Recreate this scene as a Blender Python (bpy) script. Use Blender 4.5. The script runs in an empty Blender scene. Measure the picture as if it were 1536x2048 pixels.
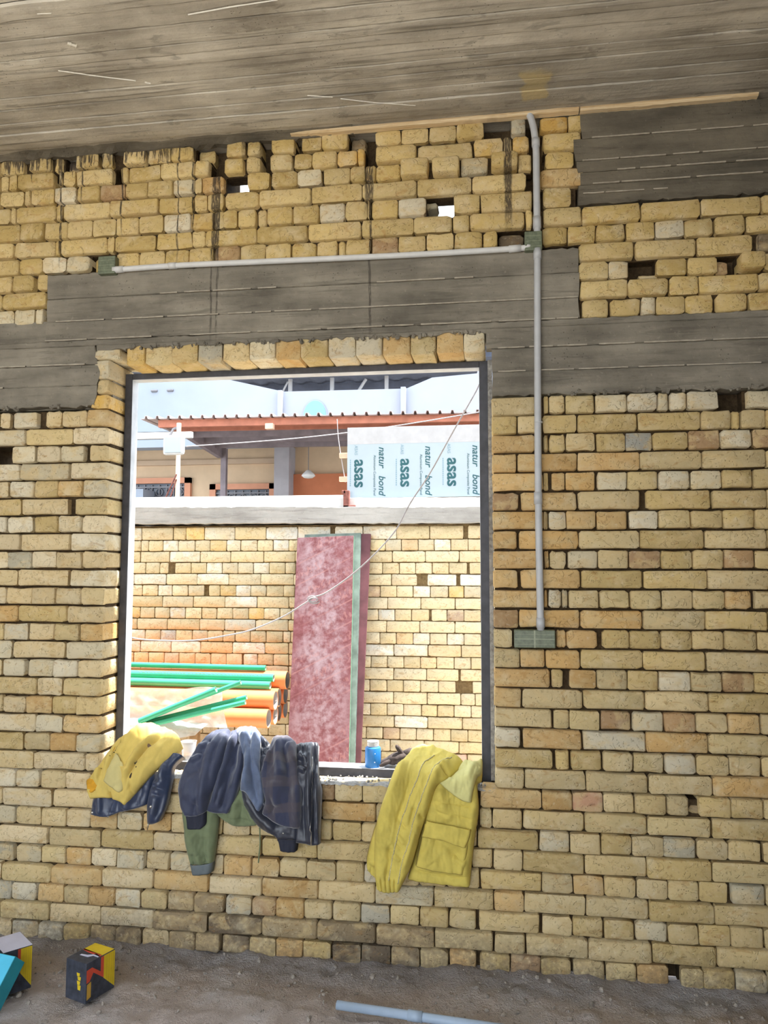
import bpy, bmesh, math, random
from mathutils import Vector, Matrix, noise, Euler

random.seed(7)
SC = bpy.context.scene
COL = SC.collection

# ------------------------------------------------------------------ camera
cam_d = bpy.data.cameras.new('camera')
cam = bpy.data.objects.new('camera', cam_d)
COL.objects.link(cam)
cam_d.sensor_fit = 'HORIZONTAL'
cam_d.sensor_width = 36.0
cam_d.lens = 1578.63 / 1536.0 * 36.0
cam_d.clip_end = 200
cam.matrix_world = (Matrix.Translation((0.0, -3.2866, 1.5792))
                    @ Matrix.Rotation(0.145603, 4, 'Z') @ Matrix.Rotation(0.0786687, 4, 'X')
                    @ Matrix.Rotation(-0.0019107, 4, 'Y') @ Matrix.Rotation(math.pi / 2, 4, 'X'))
SC.camera = cam

# ------------------------------------------------------------------ light
SC.view_settings.view_transform = 'Standard'
SC.view_settings.look = 'None'
SC.view_settings.gamma = 1.0
SC.view_settings.use_curve_mapping = False
SC.view_settings.exposure = 1.66

world = bpy.data.worlds.new('sky')
SC.world = world
world.use_nodes = True
bgn = world.node_tree.nodes['Background']
bgn.inputs['Color'].default_value = (0.80, 0.90, 1.0, 1)
bgn.inputs['Strength'].default_value = 1.25

sun_d = bpy.data.lights.new('sun', 'SUN')
sun_d.energy = 6.6
sun_d.angle = math.radians(1.2)
sun_d.color = (1.0, 0.955, 0.88)
sun = bpy.data.objects.new('sun', sun_d)
COL.objects.link(sun)
sun.location = (2, 4, 9)
sun.rotation_euler = Vector((-0.32, -0.100, -0.94)).to_track_quat('-Z', 'Y').to_euler()


# ------------------------------------------------------------------ helpers
def rgb(r, g, b):
    f = lambda c: (c / 255 / 12.92) if c / 255 <= 0.04045 else ((c / 255 + 0.055) / 1.055) ** 2.4
    return (f(r), f(g), f(b), 1.0)


def mesh_obj(name, verts, faces, mat=None, parent=None, smooth=False):
    me = bpy.data.meshes.new(name)
    me.from_pydata(verts, [], faces)
    if smooth:
        me.polygons.foreach_set('use_smooth', [True] * len(me.polygons))
    me.update()
    o = bpy.data.objects.new(name, me)
    COL.objects.link(o)
    if mat:
        me.materials.append(mat)
    if parent:
        o.parent = parent
    return o


class MB:
    """collects simple shapes into one mesh"""

    def __init__(s):
        s.v = []
        s.f = []

    def add(s, v, f):
        n = len(s.v)
        s.v += [tuple(p) for p in v]
        s.f += [tuple(i + n for i in q) for q in f]
        return s

    def box(s, x0, x1, y0, y1, z0, z1, M=None):
        v = [(x, y, z) for x in (x0, x1) for y in (y0, y1) for z in (z0, z1)]
        if M:
            v = [M @ Vector(p) for p in v]
        return s.add(v, [(0, 1, 3, 2), (4, 6, 7, 5), (0, 4, 5, 1), (2, 3, 7, 6), (0, 2, 6, 4), (1, 5, 7, 3)])

    def bbox(s, x0, x1, y0, y1, z0, z1, b=.003, M=None):
        """box with chamfered edges"""
        bm = bmesh.new()
        bmesh.ops.create_cube(bm, size=1)
        for v in bm.verts:
            v.co = Vector(((x0 + x1) / 2 + v.co.x * (x1 - x0), (y0 + y1) / 2 + v.co.y * (y1 - y0), (z0 + z1) / 2 + v.co.z * (z1 - z0)))
        bmesh.ops.bevel(bm, geom=bm.edges[:], offset=b, segments=2, profile=.5, affect='EDGES')
        bm.verts.index_update()
        s.add([(M @ v.co) if M else v.co.copy() for v in bm.verts], [[v.index for v in f.verts] for f in bm.faces])
        bm.free()
        return s

    def tube(s, pts, r, n=12, r_in=None, cap=True):
        pts = [Vector(p) for p in pts]
        rs = r if isinstance(r, (list, tuple)) else [r] * len(pts)
        rings = []
        up = None
        for i, p in enumerate(pts):
            t = (pts[min(i + 1, len(pts) - 1)] - pts[max(i - 1, 0)]).normalized()
            if up is None:
                up = Vector((0, 0, 1)) if abs(t.z) < .9 else Vector((0, 1, 0))
            a = t.cross(up).normalized()
            b = a.cross(t).normalized()
            up = b
            rings.append((p, a, b))
        base = len(s.v)
        for (p, a, b), rr in zip(rings, rs):
            for k in range(n):
                c = 2 * math.pi * k / n
                s.v.append(tuple(p + a * math.cos(c) * rr + b * math.sin(c) * rr))
        m = len(pts)
        for i in range(m - 1):
            for k in range(n):
                q = base + i * n
                s.f.append((q + k, q + (k + 1) % n, q + n + (k + 1) % n, q + n + k))
        if r_in:
            b2 = len(s.v)
            for (p, a, b) in rings:
                for k in range(n):
                    c = 2 * math.pi * k / n
                    s.v.append(tuple(p + a * math.cos(c) * r_in + b * math.sin(c) * r_in))
            for i in range(m - 1):
                for k in range(n):
                    q = b2 + i * n
                    s.f.append((q + k, q + n + k, q + n + (k + 1) % n, q + (k + 1) % n))
            for e, i in ((0, 0), (1, m - 1)):
                for k in range(n):
                    o, q = base + i * n, b2 + i * n
                    f = (o + k, q + k, q + (k + 1) % n, o + (k + 1) % n)
                    s.f.append(f if e == 0 else f[::-1])
        elif cap:
            s.f.append(tuple(base + k for k in range(n))[::-1])
            s.f.append(tuple(base + (m - 1) * n + k for k in range(n)))
        return s

    def lathe(s, prof, c=(0, 0, 0), n=24):
        base = len(s.v)
        for r, z in prof:
            for k in range(n):
                a = 2 * math.pi * k / n
                s.v.append((c[0] + r * math.cos(a), c[1] + r * math.sin(a), c[2] + z))
        for i in range(len(prof) - 1):
            for k in range(n):
                q = base + i * n
                s.f.append((q + k, q + (k + 1) % n, q + n + (k + 1) % n, q + n + k))
        return s

    def prism(s, poly, y0, y1, M=None):
        """polygon in x,z extruded along y"""
        n = len(poly)
        v = [(x, y0, z) for x, z in poly] + [(x, y1, z) for x, z in poly]
        if M:
            v = [M @ Vector(p) for p in v]
        return s.add(v, [tuple(range(n)), tuple(range(2 * n - 1, n - 1, -1))]
                     + [(i, i + n, (i + 1) % n + n, (i + 1) % n) for i in range(n)])

    def build(s, name, mat=None, parent=None, smooth=False):
        return mesh_obj(name, s.v, s.f, mat, parent, smooth)


def fix_normals(o):
    bm = bmesh.new()
    bm.from_mesh(o.data)
    bmesh.ops.recalc_face_normals(bm, faces=bm.faces[:])
    bm.to_mesh(o.data)
    bm.free()
    return o


def auto_smooth(o, ang=35):
    me = o.data
    me.polygons.foreach_set('use_smooth', [True] * len(me.polygons))
    try:
        me.set_sharp_from_angle(angle=math.radians(ang))
    except Exception:
        pass
    return o


def tag(o, label, cat, group=None, kind=None):
    o['label'] = label
    o['category'] = cat
    if group:
        o['group'] = group
    if kind:
        o['kind'] = kind
    return o


def thing(name, loc, label, cat, group=None, kind=None):
    o = bpy.data.objects.new(name, None)
    COL.objects.link(o)
    o.location = loc
    o.empty_display_size = .05
    tag(o, label, cat, group, kind)
    return o


def under(o, root):
    """parent a mesh that was built in world coordinates under a root placed at its base"""
    o.parent = root
    o.matrix_parent_inverse = Matrix.Translation(-Vector(root.location))
    return o


def rng(a, b):
    return random.uniform(a, b)


# ------------------------------------------------------------------ node helpers
class NT:
    def __init__(s, name):
        s.m = bpy.data.materials.new(name)
        s.m.use_nodes = True
        s.t = s.m.node_tree
        s.n = s.t.nodes
        s.b = s.n['Principled BSDF']
        s.out = s.n['Material Output']

    def node(s, typ, **kw):
        n = s.n.new(typ)
        for k, v in kw.items():
            if k.startswith('_'):
                setattr(n, k[1:], v)
            else:
                n.inputs[k].default_value = v
        return n

    def link(s, a, b):
        s.t.links.new(a, b)

    def pos(s):
        return s.n.new('ShaderNodeNewGeometry').outputs['Position']

    def objco(s):
        return s.n.new('ShaderNodeTexCoord').outputs['Object']

    def uv(s):
        return s.n.new('ShaderNodeTexCoord').outputs['UV']

    def mapping(s, vec, scale=(1, 1, 1), loc=(0, 0, 0), rot=(0, 0, 0)):
        m = s.node('ShaderNodeMapping')
        m.inputs['Scale'].default_value = scale
        m.inputs['Location'].default_value = loc
        m.inputs['Rotation'].default_value = rot
        s.link(vec, m.inputs['Vector'])
        return m.outputs[0]

    def noise(s, vec, scale=5, detail=4, rough=.55, dist=0):
        n = s.node('ShaderNodeTexNoise', Scale=scale, Detail=detail, Roughness=rough, Distortion=dist)
        s.link(vec, n.inputs['Vector'])
        return n.outputs['Fac']

    def voro(s, vec, scale=5):
        n = s.node('ShaderNodeTexVoronoi', Scale=scale)
        s.link(vec, n.inputs['Vector'])
        return n.outputs['Distance']

    def ramp(s, fac, stops, interp='LINEAR'):
        r = s.node('ShaderNodeValToRGB')
        r.color_ramp.interpolation = interp
        el = r.color_ramp.elements
        while len(el) < len(stops):
            el.new(.5)
        for e, (p, c) in zip(el, stops):
            e.position = p
            e.color = c if len(c) == 4 else (*c, 1)
        s.link(fac, r.inputs['Fac'])
        return r.outputs['Color']

    def math(s, op, a, b=None, c=None, clamp=False):
        m = s.node('ShaderNodeMath')
        m.operation = op
        m.use_clamp = clamp
        for i, x in enumerate((a, b, c)):
            if x is None:
                continue
            if isinstance(x, (int, float)):
                m.inputs[i].default_value = x
            else:
                s.link(x, m.inputs[i])
        return m.outputs[0]

    def step(s, x, a, b):
        """smooth 0..1 from a to b"""
        m = s.node('ShaderNodeMapRange')
        m.interpolation_type = 'SMOOTHSTEP'
        m.inputs['From Min'].default_value = a
        m.inputs['From Max'].default_value = b
        s.link(x, m.inputs['Value'])
        return m.outputs['Result']

    def mix(s, fac, a, b, mode='MIX'):
        m = s.node('ShaderNodeMix')
        m.data_type = 'RGBA'
        m.blend_type = mode
        for x, i in ((fac, 0), (a, 6), (b, 7)):
            if isinstance(x, (int, float)):
                m.inputs[i].default_value = x
            elif isinstance(x, tuple):
                m.inputs[i].default_value = x
            else:
                s.link(x, m.inputs[i])
        return m.outputs[2]

    def sep(s, v):
        n = s.node('ShaderNodeSeparateXYZ')
        s.link(v, n.inputs[0])
        return n.outputs

    def bump(s, h, strength=.5, dist=.005):
        n = s.node('ShaderNodeBump', Strength=strength, Distance=dist)
        s.link(h, n.inputs['Height'])
        s.link(n.outputs[0], s.b.inputs['Normal'])
        return n

    def done(s, color=None, rough=.85, metal=0, spec=.3):
        if color is not None:
            if isinstance(color, tuple):
                s.b.inputs['Base Color'].default_value = color
            else:
                s.link(color, s.b.inputs['Base Color'])
        if isinstance(rough, (int, float)):
            s.b.inputs['Roughness'].default_value = rough
        else:
            s.link(rough, s.b.inputs['Roughness'])
        s.b.inputs['Metallic'].default_value = metal
        s.b.inputs['Specular IOR Level'].default_value = spec
        return s.m


def plain(name, c, rough=.6, metal=0, spec=.35, var=.06, scale=30, bump=.0):
    t = NT(name)
    n = t.noise(t.objco(), scale, 3)
    dark = tuple(x * (1 - var * 2) for x in c[:3]) + (1,)
    lite = tuple(min(1, x * (1 + var * 2)) for x in c[:3]) + (1,)
    col = t.ramp(n, [(.3, dark), (.7, lite)])
    if bump:
        t.bump(n, bump, .004)
    return t.done(col, rough, metal, spec)


# dark slurry runs on the upper wall and beam: (x, z_top, z_bottom, half width)
DRIPS = [(-1.250, 3.53, 2.90, .022), (-1.235, 3.0, 2.58, .006), (-1.262, 3.0, 2.58, .005), (-.552, 3.53, 3.12, .022), (-.545, 3.2, 2.56, .007),
         (.050, 3.48, 3.02, .020), (-2.02, 3.53, 3.32, .016), (-1.735, 3.53, 3.36, .018), (-1.90, 3.53, 3.25, .004),
         (-1.36, 3.50, 3.05, .005), (-2.0, 3.4, 2.97, .006), (-1.70, 3.4, 3.1, .005), (-1.43, 3.3, 2.95, .004), (-1.12, 3.53, 3.40, .014)]


def drip_mask(t, P):
    wob = t.noise(t.mapping(P, (18, 18, 6)), 1, 2)
    s = t.sep(P)
    x = t.math('ADD', s[0], t.math('MULTIPLY', t.math('SUBTRACT', wob, .5), .022))
    grain = t.noise(t.mapping(P, (260, 260, 30)), 1, 3)
    tot = None
    for (dx, zt, zb, w) in DRIPS:
        d = t.math('ABSOLUTE', t.math('SUBTRACT', x, dx))
        a = t.step(d, w, w * .55)
        b = t.step(s[2], zb - .02, zb + .14)
        m = t.math('MULTIPLY', a, b)
        tot = m if tot is None else t.math('MAXIMUM', tot, m)
    # comb of short runs right under the ceiling on the left part
    comb = t.noise(t.mapping(P, (95, 95, 2.2)), 1, 2, .6)
    lim = t.step(s[2], 3.40, 3.54)
    left = t.step(s[0], -1.30, -1.55)
    cm = t.math('MULTIPLY', t.step(t.math('ADD', comb, t.math('MULTIPLY', lim, .30)), .70, .76), left)
    cm = t.math('MULTIPLY', cm, t.step(s[2], 3.37, 3.41))
    tot = t.math('MAXIMUM', tot, cm)
    return t.math('MULTIPLY', tot, t.step(grain, .26, .52))


def brick_material(name, inside=True, drips=False):
    t = NT(name)
    P = t.pos()
    oi = t.node('ShaderNodeObjectInfo')
    off = t.node('ShaderNodeVectorMath')
    off.operation = 'MULTIPLY_ADD'
    t.link(P, off.inputs[0])
    off.inputs[1].default_value = (1, 1, 1)
    comb = t.node('ShaderNodeCombineXYZ')
    r10 = t.math('MULTIPLY', oi.outputs['Random'], 37)
    t.link(r10, comb.inputs[0])
    t.link(r10, comb.inputs[2])
    t.link(comb.outputs[0], off.inputs[2])
    V = off.outputs[0]
    base = oi.outputs['Color']
    n1 = t.noise(V, 9, 4, .6)
    n2 = t.noise(V, 55, 4, .65)
    n3 = t.noise(t.mapping(V, (14, 14, 30)), 1, 3, .6, 1.2)
    blot = t.noise(t.mapping(V, (9, 9, 13)), 1, 3, .55, .8)
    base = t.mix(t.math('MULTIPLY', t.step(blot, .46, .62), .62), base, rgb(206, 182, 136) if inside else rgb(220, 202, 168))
    c = t.mix(t.math('MULTIPLY', t.step(n1, .50, .70), .42), base, rgb(216, 202, 170))
    c = t.mix(t.math('MULTIPLY', t.step(n3, .56, .72), .45), c, rgb(168, 126, 70))
    c = t.mix(t.math('MULTIPLY', t.step(n2, .56, .74), .42), c, rgb(120, 96, 62))
    c = t.mix(t.math('MULTIPLY', t.step(n2, .42, .28), .28), c, rgb(232, 222, 196))
    pit = t.voro(V, 95)
    pn = t.noise(V, 20, 2)
    pm = t.math('MULTIPLY', t.step(pit, .22, .10), t.step(pn, .52, .62))
    c = t.mix(t.math('MULTIPLY', pm, .55), c, rgb(92, 74, 50))
    if inside:
        if drips:
            c = t.mix(t.math('MULTIPLY', drip_mask(t, P), .88), c, rgb(58, 52, 50))
        # earth splashed on the lowest courses
        s = t.sep(P)
        e = t.math('ADD', s[2], t.math('MULTIPLY', t.noise(P, 3.3, 4), .38))
        e2 = t.math('MULTIPLY', t.step(e, .42, .16), t.step(n2, .30, .60))
        c = t.mix(t.math('MULTIPLY', e2, .55), c, rgb(112, 100, 88))
    h = t.math('ADD', t.math('MULTIPLY', n1, .9), t.math('MULTIPLY', n2, .55))
    h = t.math('SUBTRACT', h, t.math('MULTIPLY', pm, .5))
    c = t.mix(t.math('MULTIPLY', t.step(t.noise(V, 28, 5, .7), .60, .70), .38), c, rgb(134, 106, 68))
    chip = t.noise(t.mapping(V, (24, 24, 24)), 1, 2, .5, 2.0)
    h = t.math('ADD', h, t.math('MULTIPLY', t.step(chip, .60, .66), .55))
    t.bump(h, .8, .006)
    return t.done(c, .92, 0, .15)


def concrete_material(name, dark, lite, drip=True, patch=False, sx=1.6, gx=2.6, gs=.36):
    t = NT(name)
    P = t.pos()
    a = t.noise(t.mapping(P, (sx, 9, 9)), 1, 6, .62)
    b = t.noise(P, 3.1, 4, .6)
    c = t.noise(P, 45, 4, .7)
    g = t.noise(t.mapping(P, (gx, 34, 34)), 1, 5, .68, .6)
    f = t.math('ADD', t.math('MULTIPLY', a, .55), t.math('MULTIPLY', b, .45))
    col = t.ramp(f, [(.38, dark), (.50, tuple((x + y) / 2 for x, y in zip(dark, lite))), (.62, lite)])
    col = t.mix(t.math('MULTIPLY', t.step(g, .53, .66), gs), col, tuple(x * .5 for x in dark[:3]) + (1,))
    col = t.mix(t.math('MULTIPLY', t.step(c, .56, .74), .30), col, tuple(x * .62 for x in dark[:3]) + (1,))
    col = t.mix(t.math('MULTIPLY', t.step(c, .40, .26), .22), col, tuple(min(1, x * 1.7) for x in lite[:3]) + (1,))
    sp = t.math('MULTIPLY', t.step(t.voro(P, 60), .16, .09), t.step(t.noise(P, 5, 2), .55, .62))
    col = t.mix(t.math('MULTIPLY', sp, .6), col, tuple(x * .35 for x in dark[:3]) + (1,))
    if drip:
        col = t.mix(t.math('MULTIPLY', drip_mask(t, P), .6), col, rgb(48, 44, 42))
    if patch:
        s = t.sep(P)
        bl = t.step(t.noise(t.mapping(P, (7, 17, 7)), 1, 4, .6, .5), .60, .68)
        col = t.mix(t.math('MULTIPLY', bl, .42), col, tuple(x * .5 for x in dark[:3]) + (1,))
        wob = t.math('MULTIPLY', t.math('SUBTRACT', t.noise(P, 16, 3), .5), .10)
        wx = t.math('ADD', s[0], wob)
        wy = t.math('ADD', s[1], wob)
        m = t.math('MULTIPLY', t.math('MULTIPLY', t.step(wx, .095, .115), t.step(wx, .225, .20)),
                   t.math('MULTIPLY', t.step(wy, -.33, -.27), t.step(wy, -.12, -.135)))
        col = t.mix(t.math('MULTIPLY', m, .6), col, rgb(220, 198, 136))
        # darker field towards the right and along the wall
        dark_field = t.step(t.math('ADD', t.noise(t.mapping(P, (1.1, 4, 1)), 1, 4), t.math('MULTIPLY', s[0], .10)), .50, .66)
        col = t.mix(t.math('MULTIPLY', dark_field, .35), col, tuple(x * .55 for x in dark[:3]) + (1,))
    h = t.math('ADD', t.math('MULTIPLY', c, .6), t.math('MULTIPLY', g, .8))
    h = t.math('SUBTRACT', h, t.math('MULTIPLY', sp, .8))
    t.bump(h, .6, .006)
    return t.done(col, .9, 0, .2)


M = {}
M['brick'] = brick_material('yellow_brick')
M['brick_up'] = brick_material('stained_yellow_brick', True, True)
M['brick_out'] = brick_material('yard_brick', False)  # paler bricks of the yard wall


def mortar(name, c1, c2):
    t = NT(name)
    P = t.pos()
    n = t.noise(P, 60, 5, .7)
    n2 = t.noise(P, 8, 3)
    col = t.ramp(t.math('ADD', t.math('MULTIPLY', n, .6), t.math('MULTIPLY', n2, .4)), [(.35, c1), (.65, c2)])
    t.bump(n, .9, .012)
    return t.done(col, .95, 0, .1)


M['mortar'] = mortar('earth_mortar', rgb(54, 44, 32), rgb(92, 76, 56))
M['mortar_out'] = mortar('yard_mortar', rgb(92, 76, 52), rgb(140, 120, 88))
M['grey_mortar'] = mortar('grey_cement', rgb(118, 114, 110), rgb(196, 194, 190))
M['concrete'] = concrete_material('beam_concrete', rgb(102, 97, 88), rgb(150, 143, 130))
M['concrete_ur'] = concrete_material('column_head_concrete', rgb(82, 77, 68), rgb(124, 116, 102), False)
M['seam'] = plain('cement_seam', rgb(164, 156, 142), .9, 0, .2, .1, 40)
M['ceiling'] = concrete_material('ceiling_concrete', rgb(154, 147, 136), rgb(216, 210, 198), False, True, 1.1, 1.1, .62)
M['coping'] = concrete_material('coping_concrete', rgb(150, 148, 146), rgb(186, 184, 182), False)
M['black_steel'] = plain('dark_frame_paint', rgb(66, 66, 72), .5, .2, .4, .12, 25, .1)
M['white_seam'] = plain('white_plaster', rgb(226, 222, 212), .9, 0, .2, .05, 60, .3)
M['conduit'] = plain('grey_conduit', rgb(188, 190, 194), .45, 0, .4, .03, 20)
M['tape'] = plain('box_tape', rgb(104, 112, 92), .4, 0, .45, .16, 60, .15)
M['tape_line'] = plain('tape_edge', rgb(150, 156, 132), .4, 0, .4, .05, 60)
M['wood'] = None

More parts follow.
